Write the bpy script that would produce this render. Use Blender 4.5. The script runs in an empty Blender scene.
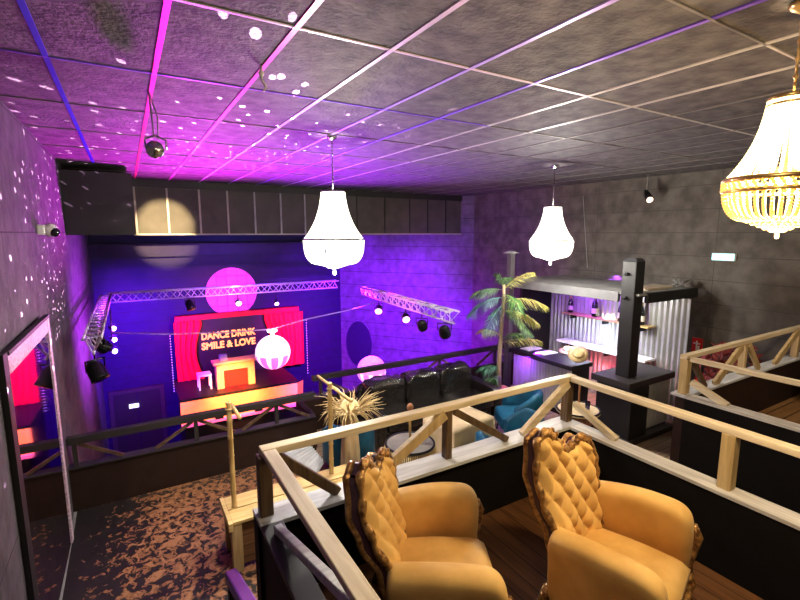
import bpy, math, random
from mathutils import Vector, Matrix, noise as mnoise
random.seed(7)
C = bpy.context.scene.collection
H = 6.3                     # eye height above the dance floor; all z below are relative to the eye
MZ = -3.4                   # mezzanine floor
DK = -2.466                 # raised lounge deck
PITCH = math.atan(67/455.); YAW = math.radians(30.9); FPX = 455.
PI = math.pi

# ------------------------------------------------------------------ helpers
def ray(px, py):
    a = px-400; b = 300-py
    v = b*math.cos(PITCH)-FPX*math.sin(PITCH); w = FPX*math.cos(PITCH)+b*math.sin(PITCH)
    return (a*math.cos(YAW)+w*math.sin(YAW), -a*math.sin(YAW)+w*math.cos(YAW), v)
def onx(px, py, x): r = ray(px, py); t = x/r[0]; return Vector([c*t for c in r])
def ony(px, py, y): r = ray(px, py); t = y/r[1]; return Vector([c*t for c in r])
def onz(px, py, z): r = ray(px, py); t = z/r[2]; return Vector([c*t for c in r])
def zat(x, y, py):          # height at (x, y) measured from a photograph row
    w = x*math.sin(YAW)+y*math.cos(YAW); b = 300-py
    return w*(b*math.cos(PITCH)-FPX*math.sin(PITCH))/(FPX*math.cos(PITCH)+b*math.sin(PITCH))

class MB:
    def __init__(s): s.v = []; s.f = []; s.s = []; s.mi = []; s.cur = 0
    def add(s, vs, fs, sm=False):
        o = len(s.v); s.v += [Vector(p) for p in vs]; s.f += [tuple(i+o for i in q) for q in fs]; s.s += [sm]*len(fs); s.mi += [s.cur]*len(fs); return s
    def box(s, x0, x1, y0, y1, z0, z1):
        v = [(x, y, z) for z in (z0, z1) for y in (y0, y1) for x in (x0, x1)]
        return s.add(v, [(0,2,3,1),(4,5,7,6),(0,1,5,4),(2,6,7,3),(0,4,6,2),(1,3,7,5)])
    def bar(s, a, b, w, h, up=(0,0,1)):
        a = Vector(a); b = Vector(b); d = (b-a).normalized(); u = Vector(up)
        if abs(d.dot(u)) > .98: u = Vector((0,1,0))
        r = d.cross(u).normalized(); u = r.cross(d).normalized()
        v = [p+r*(i*w/2)+u*(j*h/2) for p in (a, b) for j in (-1, 1) for i in (-1, 1)]
        return s.add(v, [(0,1,3,2),(4,6,7,5),(0,4,5,1),(2,3,7,6),(0,2,6,4),(1,5,7,3)])
    def tube(s, pts, r, n=8, cap=True):
        pts = [Vector(p) for p in pts]; m = len(pts); rr = r if isinstance(r, (list, tuple)) else [r]*m
        vs = []; prev = None
        for i, p in enumerate(pts):
            d = (pts[min(i+1, m-1)]-pts[max(i-1, 0)]).normalized()
            if prev is None:
                u = Vector((0,0,1)) if abs(d.z) < .9 else Vector((1,0,0)); a = d.cross(u).normalized()
            else:
                a = (prev-d*prev.dot(d)); a = a.normalized() if a.length > 1e-6 else d.orthogonal().normalized()
            prev = a; b = d.cross(a)
            for k in range(n):
                t = 2*PI*k/n; vs.append(p+(a*math.cos(t)+b*math.sin(t))*rr[i])
        fs = [(i*n+k, i*n+(k+1) % n, (i+1)*n+(k+1) % n, (i+1)*n+k) for i in range(m-1) for k in range(n)]
        if cap: fs += [tuple(range(n))[::-1], tuple((m-1)*n+k for k in range(n))]
        return s.add(vs, fs, True)
    def lathe(s, prof, c=(0,0,0), n=24, sm=True):
        vs = [(c[0]+r*math.cos(2*PI*k/n), c[1]+r*math.sin(2*PI*k/n), c[2]+z) for r, z in prof for k in range(n)]
        m = len(prof)
        fs = [(i*n+k, i*n+(k+1) % n, (i+1)*n+(k+1) % n, (i+1)*n+k) for i in range(m-1) for k in range(n)]
        return s.add(vs, fs, sm)
    def disc(s, c, r, n=24):
        vs = [(c[0]+r*math.cos(2*PI*k/n), c[1]+r*math.sin(2*PI*k/n), c[2]) for k in range(n)]
        return s.add(vs, [tuple(range(n))])
    def ball(s, c, r, n=8, m=6, sc=(1,1,1)):
        vs = [(c[0], c[1], c[2]-r*sc[2])]
        for j in range(1, m):
            t = PI*j/m
            for k in range(n):
                p = 2*PI*k/n; vs.append((c[0]+r*sc[0]*math.sin(t)*math.cos(p), c[1]+r*sc[1]*math.sin(t)*math.sin(p), c[2]-r*sc[2]*math.cos(t)))
        vs.append((c[0], c[1], c[2]+r*sc[2])); L = len(vs)-1
        fs = [(0, 1+(k+1) % n, 1+k) for k in range(n)]
        fs += [(1+j*n+k, 1+j*n+(k+1) % n, 1+(j+1)*n+(k+1) % n, 1+(j+1)*n+k) for j in range(m-2) for k in range(n)]
        fs += [(L, 1+(m-2)*n+k, 1+(m-2)*n+(k+1) % n) for k in range(n)]
        return s.add(vs, fs, True)
    def torus(s, c, R, r, n=32, m=8, zs=1):
        vs = []; fs = []
        for i in range(n):
            a = 2*PI*i/n
            for j in range(m):
                b = 2*PI*j/m; q = R+r*math.cos(b); vs.append((c[0]+q*math.cos(a), c[1]+q*math.sin(a), c[2]+zs*r*math.sin(b)))
        for i in range(n):
            for j in range(m): fs.append((i*m+j, ((i+1) % n)*m+j, ((i+1) % n)*m+(j+1) % m, i*m+(j+1) % m))
        return s.add(vs, fs, True)
    def surf(s, fn, nu, nv, sm=True, wrap=False):
        vs = [fn(i/(nu if wrap else nu-1.), j/(nv-1.)) for j in range(nv) for i in range(nu)]
        k = nu if wrap else nu-1
        fs = [(j*nu+i, j*nu+(i+1) % nu, (j+1)*nu+(i+1) % nu, (j+1)*nu+i) for j in range(nv-1) for i in range(k)]
        return s.add(vs, fs, sm)
    def loft(s, rings, sm=True, cap=True):
        n = len(rings[0]); m = len(rings)
        fs = [(i*n+k, i*n+(k+1) % n, (i+1)*n+(k+1) % n, (i+1)*n+k) for i in range(m-1) for k in range(n)]
        if cap: fs += [tuple(range(n))[::-1], tuple((m-1)*n+k for k in range(n))]
        return s.add([p for r in rings for p in r], fs, sm)
    def make(s, name, mat, parent=None, bevel=0, world=True, off=None, rot=0):
        vs = s.v
        if world: vs = [v+Vector((0,0,H)) for v in vs]
        o_loc = Vector((0,0,0))
        if parent is not None and world:
            pl = parent.get('_w'); vs = [v-Vector(pl) for v in vs]
        if parent is None and world:
            o_loc = Vector((sum(v.x for v in vs)/len(vs), sum(v.y for v in vs)/len(vs), min(v.z for v in vs))); vs = [v-o_loc for v in vs]
        me = bpy.data.meshes.new(name); me.from_pydata([tuple(v) for v in vs], [], s.f); me.validate()
        me.polygons.foreach_set('use_smooth', s.s[:len(me.polygons)]); me.update()
        o = bpy.data.objects.new(name, me); C.objects.link(o); o.location = o_loc
        if parent is not None: o.parent = parent; o['_w'] = parent.get('_w')
        for m_ in (mat if isinstance(mat, (list, tuple)) else [mat]): me.materials.append(m_)
        if isinstance(mat, (list, tuple)): me.polygons.foreach_set('material_index', s.mi[:len(me.polygons)])
        if bevel:
            b = o.modifiers.new('bevel', 'BEVEL'); b.width = bevel; b.segments = 2; b.limit_method = 'ANGLE'; b.angle_limit = math.radians(50)
        return o

def T(name, label, cat, loc, rz=0, group=None):
    o = bpy.data.objects.new(name, None); C.objects.link(o); o.empty_display_size = .1
    o.location = (loc[0], loc[1], loc[2]+H); o.rotation_euler = (0, 0, rz)
    o['_w'] = [loc[0], loc[1], loc[2]+H]
    o['label'] = label; o['category'] = cat
    if group: o['group'] = group
    return o
def tag(o, label, cat, group=None, kind=None):
    o['label'] = label; o['category'] = cat
    if group: o['group'] = group
    if kind: o['kind'] = kind
    return o
def ST(mb, name, mat, bevel=0):
    o = mb.make(name, mat, None, bevel); o['kind'] = 'structure'; return o
def dup(root, loc, rz, label, scale=None):
    r = root.copy(); C.objects.link(r); r.location = (loc[0], loc[1], loc[2]+H); r.rotation_euler = (0, 0, rz); r['label'] = label
    if scale: r.scale = scale
    for ch in list(root.children):
        c = ch.copy(); C.objects.link(c); c.parent = r
        for g in ch.children:
            d = g.copy(); C.objects.link(d); d.parent = c
    return r

# ------------------------------------------------------------------ materials
def mat(name, col, rough=.6, metal=0, emit=None, es=0, spec=.5, bump=None, var=None, trans=0, sheen=0):
    m = bpy.data.materials.new(name); m.use_nodes = True; nt = m.node_tree; b = nt.nodes['Principled BSDF']
    b.inputs['Base Color'].default_value = (*col, 1); b.inputs['Roughness'].default_value = rough; b.inputs['Metallic'].default_value = metal
    b.inputs['Specular IOR Level'].default_value = spec
    if sheen: b.inputs['Sheen Weight'].default_value = sheen
    if trans: b.inputs['Transmission Weight'].default_value = trans
    if emit: b.inputs['Emission Color'].default_value = (*emit, 1); b.inputs['Emission Strength'].default_value = es
    tc = nt.nodes.new('ShaderNodeTexCoord')
    sc = (var or (6, None))[0]
    n = nt.nodes.new('ShaderNodeTexNoise'); n.inputs['Scale'].default_value = sc; n.inputs['Detail'].default_value = 5
    nt.links.new(tc.outputs['Object'], n.inputs['Vector'])
    r = nt.nodes.new('ShaderNodeValToRGB')
    c2 = (var[1] if var and var[1] else tuple(c*.82 for c in col))
    r.color_ramp.elements[0].position = .35; r.color_ramp.elements[1].position = .65
    r.color_ramp.elements[0].color = (*c2, 1); r.color_ramp.elements[1].color = (*col, 1)
    nt.links.new(n.outputs['Fac'], r.inputs['Fac']); nt.links.new(r.outputs['Color'], b.inputs['Base Color'])
    if bump:
        n2 = nt.nodes.new('ShaderNodeTexNoise'); n2.inputs['Scale'].default_value = bump[0]; n2.inputs['Detail'].default_value = 4
        nt.links.new(tc.outputs['Object'], n2.inputs['Vector'])
        bp = nt.nodes.new('ShaderNodeBump'); bp.inputs['Strength'].default_value = bump[1]; bp.inputs['Distance'].default_value = .02
        nt.links.new(n2.outputs['Fac'], bp.inputs['Height']); nt.links.new(bp.outputs['Normal'], b.inputs['Normal'])
    return m
def wood(name, c1, c2, axis=0, rough=.5, plank=0, scale=1., paxis=None):
    m = bpy.data.materials.new(name); m.use_nodes = True; nt = m.node_tree; b = nt.nodes['Principled BSDF']
    tc = nt.nodes.new('ShaderNodeTexCoord'); mp = nt.nodes.new('ShaderNodeMapping')
    s = [14*scale]*3; s[axis] = 1.2*scale; mp.inputs['Scale'].default_value = s
    nt.links.new(tc.outputs['Object'], mp.inputs['Vector'])
    n = nt.nodes.new('ShaderNodeTexNoise'); n.inputs['Scale'].default_value = 1.6; n.inputs['Detail'].default_value = 6; n.inputs['Distortion'].default_value = .6
    nt.links.new(mp.outputs['Vector'], n.inputs['Vector'])
    r = nt.nodes.new('ShaderNodeValToRGB'); r.color_ramp.elements[0].position = .3; r.color_ramp.elements[1].position = .68
    r.color_ramp.elements[0].color = (*c2, 1); r.color_ramp.elements[1].color = (*c1, 1)
    nt.links.new(n.outputs['Fac'], r.inputs['Fac']); out = r.outputs['Color']
    if plank:
        sp = nt.nodes.new('ShaderNodeSeparateXYZ'); nt.links.new(tc.outputs['Object'], sp.inputs['Vector'])
        a = paxis if paxis is not None else (1-axis)
        d = nt.nodes.new('ShaderNodeMath'); d.operation = 'DIVIDE'; d.inputs[1].default_value = plank; nt.links.new(sp.outputs[a], d.inputs[0])
        fr = nt.nodes.new('ShaderNodeMath'); fr.operation = 'FRACT'; nt.links.new(d.outputs[0], fr.inputs[0])
        gt = nt.nodes.new('ShaderNodeMath'); gt.operation = 'GREATER_THAN'; gt.inputs[1].default_value = .06; nt.links.new(fr.outputs[0], gt.inputs[0])
        mx = nt.nodes.new('ShaderNodeMix'); mx.data_type = 'RGBA'; mx.inputs['A'].default_value = (.01,.006,.004,1)
        nt.links.new(gt.outputs[0], mx.inputs['Factor']); nt.links.new(out, mx.inputs['B']); out = mx.outputs['Result']
    nt.links.new(out, b.inputs['Base Color']); b.inputs['Roughness'].default_value = rough
    return m
def emis(name, col, s): return mat(name, tuple(c*.5 for c in col), .5, 0, col, s)

def seams(m, axes, periods, dark=(.012,.011,.011), width=.012):
    """thin dark joints between large wall panels"""
    nt = m.node_tree; b = nt.nodes['Principled BSDF']; src = b.inputs['Base Color'].links[0].from_socket
    tc = nt.nodes.new('ShaderNodeTexCoord'); sp = nt.nodes.new('ShaderNodeSeparateXYZ'); nt.links.new(tc.outputs['Object'], sp.inputs['Vector'])
    out = src
    for a, p in zip(axes, periods):
        d = nt.nodes.new('ShaderNodeMath'); d.operation = 'DIVIDE'; d.inputs[1].default_value = p; nt.links.new(sp.outputs[a], d.inputs[0])
        fr = nt.nodes.new('ShaderNodeMath'); fr.operation = 'FRACT'; nt.links.new(d.outputs[0], fr.inputs[0])
        gt = nt.nodes.new('ShaderNodeMath'); gt.operation = 'GREATER_THAN'; gt.inputs[1].default_value = width/p; nt.links.new(fr.outputs[0], gt.inputs[0])
        mx = nt.nodes.new('ShaderNodeMix'); mx.data_type = 'RGBA'; mx.inputs['A'].default_value = (*dark, 1)
        nt.links.new(gt.outputs[0], mx.inputs['Factor']); nt.links.new(out, mx.inputs['B']); out = mx.outputs['Result']
    nt.links.new(out, b.inputs['Base Color']); return m

M = {}
M['ceil'] = mat('ceiling_tile', (.13,.115,.11), .7, bump=(30,.7), var=(7,(.045,.04,.042)))
M['wallL'] = seams(mat('left_wall_panels', (.1,.085,.098), .8, bump=(12,.6), var=(5,(.055,.048,.055))), (1,2), (1.22,1.05))
M['wallR'] = seams(mat('right_wall_boards', (.13,.113,.098), .8, bump=(10,.6), var=(4,(.072,.063,.055))), (2,1), (.42,2.4), (.05,.046,.044), .01)
M['slant'] = seams(mat('stage_side_wall', (.13,.1,.15), .75, bump=(9,.7), var=(5,(.08,.065,.09))), (2,), (.42,))
M['back'] = seams(mat('stage_back_wall', (.018,.007,.05), .55, bump=(6,.2), spec=.25), (2,), (.3,))
M['fascia'] = mat('fascia_panel', (.075,.066,.055), .7, var=(3,(.055,.048,.04)))
M['seam'] = mat('fascia_batten', (.4,.36,.3), .5)
M['black'] = mat('matt_black_paint', (.012,.011,.011), .55)
M['blackwall'] = mat('black_half_wall', (.008,.0065,.006), .7, spec=.12)
M['brownwall'] = mat('dark_brown_half_wall', (.03,.015,.011), .65, spec=.2)
M['sill'] = wood('grey_white_sill', (.6,.61,.62), (.38,.385,.4), 0, .5)
M['silly'] = wood('grey_white_sill_long', (.62,.6,.57), (.4,.38,.36), 1, .5)
M['rail'] = wood('pale_pine', (.72,.62,.44), (.5,.39,.23), 0, .5)
M['raily'] = wood('pale_pine_long', (.74,.65,.49), (.52,.42,.28), 1, .5)
M['railz'] = wood('pale_pine_upright', (.55,.42,.22), (.36,.25,.11), 2, .5)
M['darkz'] = wood('brown_stained_post', (.16,.1,.05), (.06,.035,.018), 2, .45)
M['blackrail'] = mat('black_rail', (.035,.03,.028), .5)
M['deck'] = wood('deck_boards', (.2,.09,.035), (.1,.042,.016), 1, .45, .145)
M['boothfloor'] = wood('laminate_floor', (.42,.24,.1), (.26,.13,.05), 0, .4, .19)
M['mezz'] = wood('mezzanine_boards', (.34,.24,.15), (.2,.13,.08), 0, .5, .16)
M['dance'] = mat('dance_floor', (.03,.028,.035), .25)
def leaf_floor():
    m = bpy.data.materials.new('worn_painted_floor'); m.use_nodes = True; nt = m.node_tree; b = nt.nodes['Principled BSDF']
    tc = nt.nodes.new('ShaderNodeTexCoord')
    n = nt.nodes.new('ShaderNodeTexNoise'); n.inputs['Scale'].default_value = 11; n.inputs['Detail'].default_value = 6; n.inputs['Roughness'].default_value = .62; n.inputs['Distortion'].default_value = .9
    nt.links.new(tc.outputs['Object'], n.inputs['Vector'])
    g = nt.nodes.new('ShaderNodeTexNoise'); g.inputs['Scale'].default_value = .9; g.inputs['Detail'].default_value = 2
    nt.links.new(tc.outputs['Object'], g.inputs['Vector'])
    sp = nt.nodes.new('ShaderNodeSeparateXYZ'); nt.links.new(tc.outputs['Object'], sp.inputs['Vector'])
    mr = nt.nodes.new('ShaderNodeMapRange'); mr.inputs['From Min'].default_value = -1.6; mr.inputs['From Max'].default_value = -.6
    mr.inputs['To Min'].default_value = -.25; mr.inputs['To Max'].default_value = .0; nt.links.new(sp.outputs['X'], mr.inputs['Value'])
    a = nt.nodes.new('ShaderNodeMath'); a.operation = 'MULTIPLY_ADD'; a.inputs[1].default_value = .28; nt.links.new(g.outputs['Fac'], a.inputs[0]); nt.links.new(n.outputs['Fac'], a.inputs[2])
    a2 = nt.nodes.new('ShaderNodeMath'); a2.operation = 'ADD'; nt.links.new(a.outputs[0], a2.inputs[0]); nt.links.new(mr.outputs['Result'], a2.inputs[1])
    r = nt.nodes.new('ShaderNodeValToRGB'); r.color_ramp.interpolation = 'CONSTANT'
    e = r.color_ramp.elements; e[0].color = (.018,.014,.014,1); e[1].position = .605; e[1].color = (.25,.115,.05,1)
    q = e.new(.68); q.color = (.36,.18,.085,1)
    nt.links.new(a2.outputs[0], r.inputs['Fac']); nt.links.new(r.outputs['Color'], b.inputs['Base Color']); b.inputs['Roughness'].default_value = .5
    return m
M['leaf'] = leaf_floor()
M['gold'] = mat('amber_velvet', (.8,.52,.18), .65, sheen=.12, var=(4,(.64,.38,.11)), bump=(160,.08))
M['carved'] = mat('carved_gilt_walnut', (.58,.34,.12), .28, .4, var=(26,(.15,.065,.022)), bump=(45,.5))
M['gilt'] = mat('gilt_highlight', (.75,.5,.2), .25, .8)
M['darkrear'] = mat('dark_plum_back', (.07,.025,.045), .4)
M['chrome'] = mat('chrome', (.7,.7,.7), .2, 1)
M['iron'] = mat('black_metal', (.02,.02,.022), .4, .6)
M['truss'] = mat('truss_aluminium', (.7,.68,.72), .4, .3)
M['leather'] = mat('black_leather', (.02,.017,.015), .24, bump=(9,1.0), spec=.8)
M['teal'] = mat('teal_velvet', (.004,.12,.21), .55, var=(5,(.003,.075,.15)))
M['cream'] = mat('cream_cloth', (.72,.58,.36), .8, bump=(8,.3))
M['straw'] = wood('straw', (.75,.6,.33), (.5,.36,.16), 2, .7)
M['bamboo'] = wood('bamboo', (.66,.47,.2), (.45,.29,.1), 2, .45)
M['plank'] = wood('yellow_pine_planks', (.7,.53,.25), (.52,.36,.13), 0, .5)
M['slat'] = wood('brown_slats', (.2,.1,.045), (.1,.05,.02), 0, .5, .12, paxis=2)
M['corr'] = mat('corrugated_zinc', (.55,.56,.55), .38, .55, var=(3,(.42,.43,.42)))
M['grey'] = mat('grey_board', (.34,.34,.33), .6, var=(4,(.24,.24,.24)))
M['white'] = mat('white_paint', (.75,.75,.73), .5)
M['bottle'] = mat('dark_bottle_glass', (.008,.012,.01), .12, spec=.7)
M['label'] = mat('bottle_label', (.75,.7,.6), .6)
M['red'] = mat('red_enamel', (.6,.02,.02), .35)
M['redcloth'] = mat('red_drape', (.7,.012,.02), .7, bump=(5,.3))
M['redplant'] = mat('red_foliage', (.38,.06,.045), .5, var=(12,(.2,.03,.03)))
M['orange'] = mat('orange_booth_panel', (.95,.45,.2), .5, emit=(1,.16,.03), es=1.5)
M['leafg'] = mat('palm_green', (.14,.26,.07), .5, var=(8,(.06,.15,.06)))
M['leafy'] = mat('palm_yellow', (.5,.42,.13), .55, var=(8,(.3,.3,.09)))  # yellower leaf colour, mostly for the right-hand fronds
M['leafb'] = mat('palm_blue_green', (.12,.3,.2), .5, var=(8,(.06,.18,.12)))
M['trunk'] = wood('pale_trunk', (.5,.4,.26), (.28,.2,.12), 2, .6)
M['terra'] = mat('terracotta', (.4,.18,.08), .7)
M['mirror'] = mat('tinted_mirror', (.92,.72,.8), .04, 1)
M['glitter'] = mat('pale_mirror_frame', (.75,.6,.68), .45, .2, bump=(60,.6), var=(40,(.4,.3,.38)))
M['magenta'] = emis('magenta_disc', (.85,.04,.72), .9)
M['violet_lit'] = mat('violet_lit_handrail', (.3,.1,.62), .35)  # violet light falling on the rail is put into its base colour
M['screen'] = emis('small_white_lamp', (1,.85,1), 8)
M['violet_lamp'] = emis('violet_lamp', (.75,.45,1), 14)
M['pink_lamp'] = emis('pink_lamp', (1,.35,.75), 10)

# ------------------------------------------------------------------ room shell
XL, XR, YB, YF, ZC = -.8, 8.9, 14., -2.5, 1.09
ST(MB().box(XL-.15, XR+.15, YF, YB+.15, -6.45, -6.3), 'floor', M['dance'])
ST(MB().box(XL-.15, XR+.15, YF, YB+.15, ZC, ZC+.15), 'ceiling', M['ceil'])
ST(MB().box(XL-.15, XL, YF, YB, -6.3, ZC), 'wall_left', M['wallL'])
ST(MB().box(XR, XR+.15, YF, 10.6, -6.3, ZC), 'wall_right', M['wallR'])
ST(MB().box(XL-.15, XR+.15, YB, YB+.15, -6.3, ZC), 'wall_back', M['back'])
ST(MB().box(XL-.15, XR+.15, YF-.15, YF, -6.3, ZC), 'wall_front', M['wallR'])
w = MB(); A = Vector((6.05,14,0)); B = Vector((8.9,10.6,0)); nrm = Vector((B.y-A.y, -(B.x-A.x), 0)).normalized()
if nrm.x > 0: nrm = -nrm
w.add([A+Vector((0,0,-6.3)), B+Vector((0,0,-6.3)), B+Vector((0,0,ZC)), A+Vector((0,0,ZC))], [(0,1,2,3)])
w.add([A-nrm*.1+Vector((0,0,-6.3)), B-nrm*.1+Vector((0,0,-6.3)), B-nrm*.1+Vector((0,0,ZC)), A-nrm*.1+Vector((0,0,ZC))], [(3,2,1,0)])
ST(w, 'wall_stage_right', M['slant'])
# ceiling grid: glossy tee bars, reflected coloured light painted into their base colours
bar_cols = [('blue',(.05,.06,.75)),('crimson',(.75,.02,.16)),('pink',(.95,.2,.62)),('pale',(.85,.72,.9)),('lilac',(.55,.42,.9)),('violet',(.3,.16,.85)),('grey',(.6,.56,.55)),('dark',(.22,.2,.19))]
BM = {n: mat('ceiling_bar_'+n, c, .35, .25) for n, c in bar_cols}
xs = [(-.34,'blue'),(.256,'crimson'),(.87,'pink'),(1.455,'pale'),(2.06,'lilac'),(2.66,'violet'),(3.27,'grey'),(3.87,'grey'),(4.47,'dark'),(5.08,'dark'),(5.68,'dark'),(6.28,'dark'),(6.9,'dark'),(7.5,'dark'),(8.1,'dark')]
k = 1
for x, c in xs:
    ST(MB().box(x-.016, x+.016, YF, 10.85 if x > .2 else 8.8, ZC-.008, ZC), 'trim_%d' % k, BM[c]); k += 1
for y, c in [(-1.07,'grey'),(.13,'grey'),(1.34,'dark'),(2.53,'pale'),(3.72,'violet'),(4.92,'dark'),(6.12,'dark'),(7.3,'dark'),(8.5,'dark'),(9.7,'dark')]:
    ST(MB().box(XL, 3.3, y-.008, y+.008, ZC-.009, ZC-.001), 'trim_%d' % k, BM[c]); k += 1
    ST(MB().box(3.3, XR, y-.008, y+.008, ZC-.009, ZC-.001), 'trim_%d' % k, BM['dark' if y > 3 else 'grey']); k += 1  # right-hand pieces darker, where the painted reflections fade
# fascia above the stage opening
ST(MB().box(XL, 8.64, 10.9, 11.0, -.03, ZC), 'wall_fascia', M['fascia'])
ST(MB().box(XL, .16, 8.9, 10.9, -.03, .97), 'wall_fascia_left', M['black'])
for px in (135.5, 168, 200, 228, 255, 281, 305):
    x = ony(px, 210, 10.88).x
    ST(MB().box(x-.018, x+.018, 10.878, 10.9, -.02, .93), 'trim_%d' % k, M['seam'] if px < 240 else M['grey']); k += 1
for px in (331, 357, 385, 410, 428, 446):
    x = ony(px, 210, 10.88).x
    ST(MB().box(x-.012, x+.012, 10.878, 10.9, -.02, .93), 'trim_%d' % k, M['black']); k += 1
ST(MB().box(.16, 8.64, 10.868, 10.9, -.045, -.012), 'trim_%d' % k, M['seam']); k += 1
ST(MB().box(.16, 8.64, 10.86, 10.9, .93, ZC), 'trim_%d' % k, M['black']); k += 1
ST(MB().box(XL, 6.05, 13.55, 14, -.62, -.28), 'trim_%d' % k, M['back']); k += 1   # beam on the back wall

# mezzanine slab, worn floor, deck, booth
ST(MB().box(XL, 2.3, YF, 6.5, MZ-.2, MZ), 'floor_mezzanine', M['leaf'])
ST(MB().box(2.3, XR, YF, 7.32, MZ-.2, MZ), 'floor_lounge', M['mezz'])
ST(MB().box(.72, 3.54, YF, 2.8, MZ, DK), 'floor_deck', M['deck'])
ST(MB().box(5.48, XR, YF, 2.62, MZ, DK), 'floor_booth', M['boothfloor'])
SZ = -1.84
ST(MB().box(.6, 3.66, 2.8, 2.92, MZ, SZ-.03), 'wall_deck_back', M['blackwall'])
ST(MB().box(3.54, 3.66, YF, 2.8, MZ, SZ-.03), 'wall_deck_right', M['blackwall'])
ST(MB().box(.62, .72, YF, 2.8, MZ, SZ-.03), 'wall_deck_left', M['blackwall'])
ST(MB().box(.6, 3.7, 2.72, 2.94, SZ-.03, SZ), 'trim_%d' % k, M['sill'], .004); k += 1
ST(MB().box(3.53, 3.7, YF, 2.72, SZ-.03, SZ), 'trim_%d' % k, M['silly'], .004); k += 1
ST(MB().box(.6, .74, YF, 2.72, SZ-.03, SZ), 'trim_%d' % k, M['black'], .004); k += 1
ST(MB().box(5.38, XR, 2.62, 2.72, MZ, SZ-.03), 'wall_booth_back', M['brownwall'])
ST(MB().box(5.38, 5.48, YF, 2.62, MZ, SZ-.03), 'wall_booth_left', M['blackwall'])
ST(MB().box(5.34, XR, 2.58, 2.76, SZ-.03, SZ), 'trim_%d' % k, M['sill'], .004); k += 1
ST(MB().box(5.34, 5.5, YF, 2.58, SZ-.03, SZ), 'trim_%d' % k, M['silly'], .004); k += 1
# mezzanine edge parapets
ZW = -2.85
ST(MB().box(XL, 2.35, 6.5, 6.6, MZ-.2, ZW), 'wall_mezzanine_edge', M['brownwall'])
ST(MB().box(2.3, 2.4, 6.6, 7.22, MZ-.2, ZW), 'wall_mezzanine_return', M['brownwall'])
ST(MB().box(2.3, 8.9, 7.22, 7.32, MZ-.2, ZW), 'wall_lounge_edge', M['brownwall'])
ST(MB().box(XL, 2.35, 6.47, 6.62, ZW, ZW+.02), 'trim_%d' % k, M['blackrail']); k += 1
ST(MB().box(-.79, -.76, 2.5, 6.45, MZ, MZ+.02), 'trim_%d' % k, M['grey']); k += 1

# ------------------------------------------------------------------ mirror on the left wall
mt = T('wall_mirror', 'tall tinted mirror in a sparkling pale frame leaning along the left wall', 'mirror', (-.8,5.1,MZ))
def slab(x0, x1, y0, y1, z0, z1, mb):      # box turned a little out from the wall at its near end
    def q(x, y): return x+(y-3.95)*MT
    v = [(q(x, y), y, z) for z in (z0, z1) for y in (y0, y1) for x in (x0, x1)]
    return mb.add(v, [(0,2,3,1),(4,5,7,6),(0,1,5,4),(2,6,7,3),(0,4,6,2),(1,3,7,5)])
MT = .02
slab(-.795, -.765, 4.02, 5.6, MZ+.15, -.96, MB()).make('mirror_glass', M['mirror'], mt)
f = MB(); slab(-.795,-.755,5.6,5.7,MZ+.12,-.84,f); slab(-.795,-.76,4.02,5.6,-.98,-.84,f)
f.make('frame', M['glitter'], mt, .006)
f = MB(); slab(-.795,-.76,3.9,4.02,MZ+.0,-.81,f); slab(-.795,-.75,4.02,5.7,-.84,-.81,f)
f.make('frame_edge', M['black'], mt)['label'] = 'black outer frame edge'

# ------------------------------------------------------------------ timber railings
RZ = -1.4
def railing(name, label, cat, loc, parts, group='timber railings'):
    t = T(name, label, cat, loc, 0, group)
    for nm, a, b, w_, h_, m_ in parts:
        MB().bar(a, b, w_, h_).make(nm, M[m_], t, .006)
    return t
def y_(px, py, y): v = ony(px, py, y); return (v.x, y, v.z)
yb = 2.84
xS = lambda px, py: onz(px, py, SZ).x
railing('timber_railing', 'pale timber railing along the sill behind the two amber armchairs', 'railing', (2.1,yb,SZ), [
    ('top_rail', (.645,yb,RZ), (3.69,yb,RZ), .085, .05, 'rail'),
    ('post', (.665,yb,SZ), (.665,yb,RZ-.025), .085, .085, 'darkz'),
    ('post', (2.15,yb,SZ), (2.15,yb,RZ-.025), .06, .07, 'darkz'),
    ('post', (3.62,yb,SZ), (3.62,yb,RZ-.025), .08, .08, 'darkz'),
    ('brace', (.74,yb-.02,RZ-.04), (1.17,yb-.02,SZ+.01), .045, .07, 'darkz'),
    ('brace', (2.1,yb-.03,RZ-.04), (1.42,yb-.03,SZ+.01), .05, .085, 'railz'),
    ('brace', (2.2,yb-.02,RZ-.04), (2.8,yb-.02,SZ+.01), .045, .06, 'darkz'),
    ('brace', (3.58,yb-.03,RZ-.04), (2.98,yb-.03,SZ+.01), .05, .08, 'rail')])
xb = 3.63
railing('timber_railing', 'pale timber railing on the right side of the armchair deck', 'railing', (xb,1,SZ), [
    ('top_rail', (xb,2.79,RZ), (xb,YF+.05,RZ), .085, .05, 'raily'),
    ('post', (xb,1.43,SZ), (xb,1.43,RZ-.025), .09, .09, 'railz'),
    ('post', (xb,-.3,SZ), (xb,-.3,RZ-.025), .09, .09, 'railz'),
    ('brace', (xb,2.76,SZ+.2), (xb,2.3,SZ+.01), .05, .06, 'raily')])
xl = .69
railing('timber_railing', 'timber railing with a slanting brace running down to the bottom edge beside the left armchair', 'railing', (xl,1.5,SZ), [
    ('top_rail', (xl,2.79,RZ), (xl,.1,RZ), .085, .045, 'raily'),
    ('brace', (xl-.01,2.62,SZ+.02), (xl-.01,1.45,RZ-.06), .05, .05, 'sill'),
    ('post', (xl,.14,SZ), (xl,.14,RZ-.02), .08, .08, 'darkz')])
yb = 2.66
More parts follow.
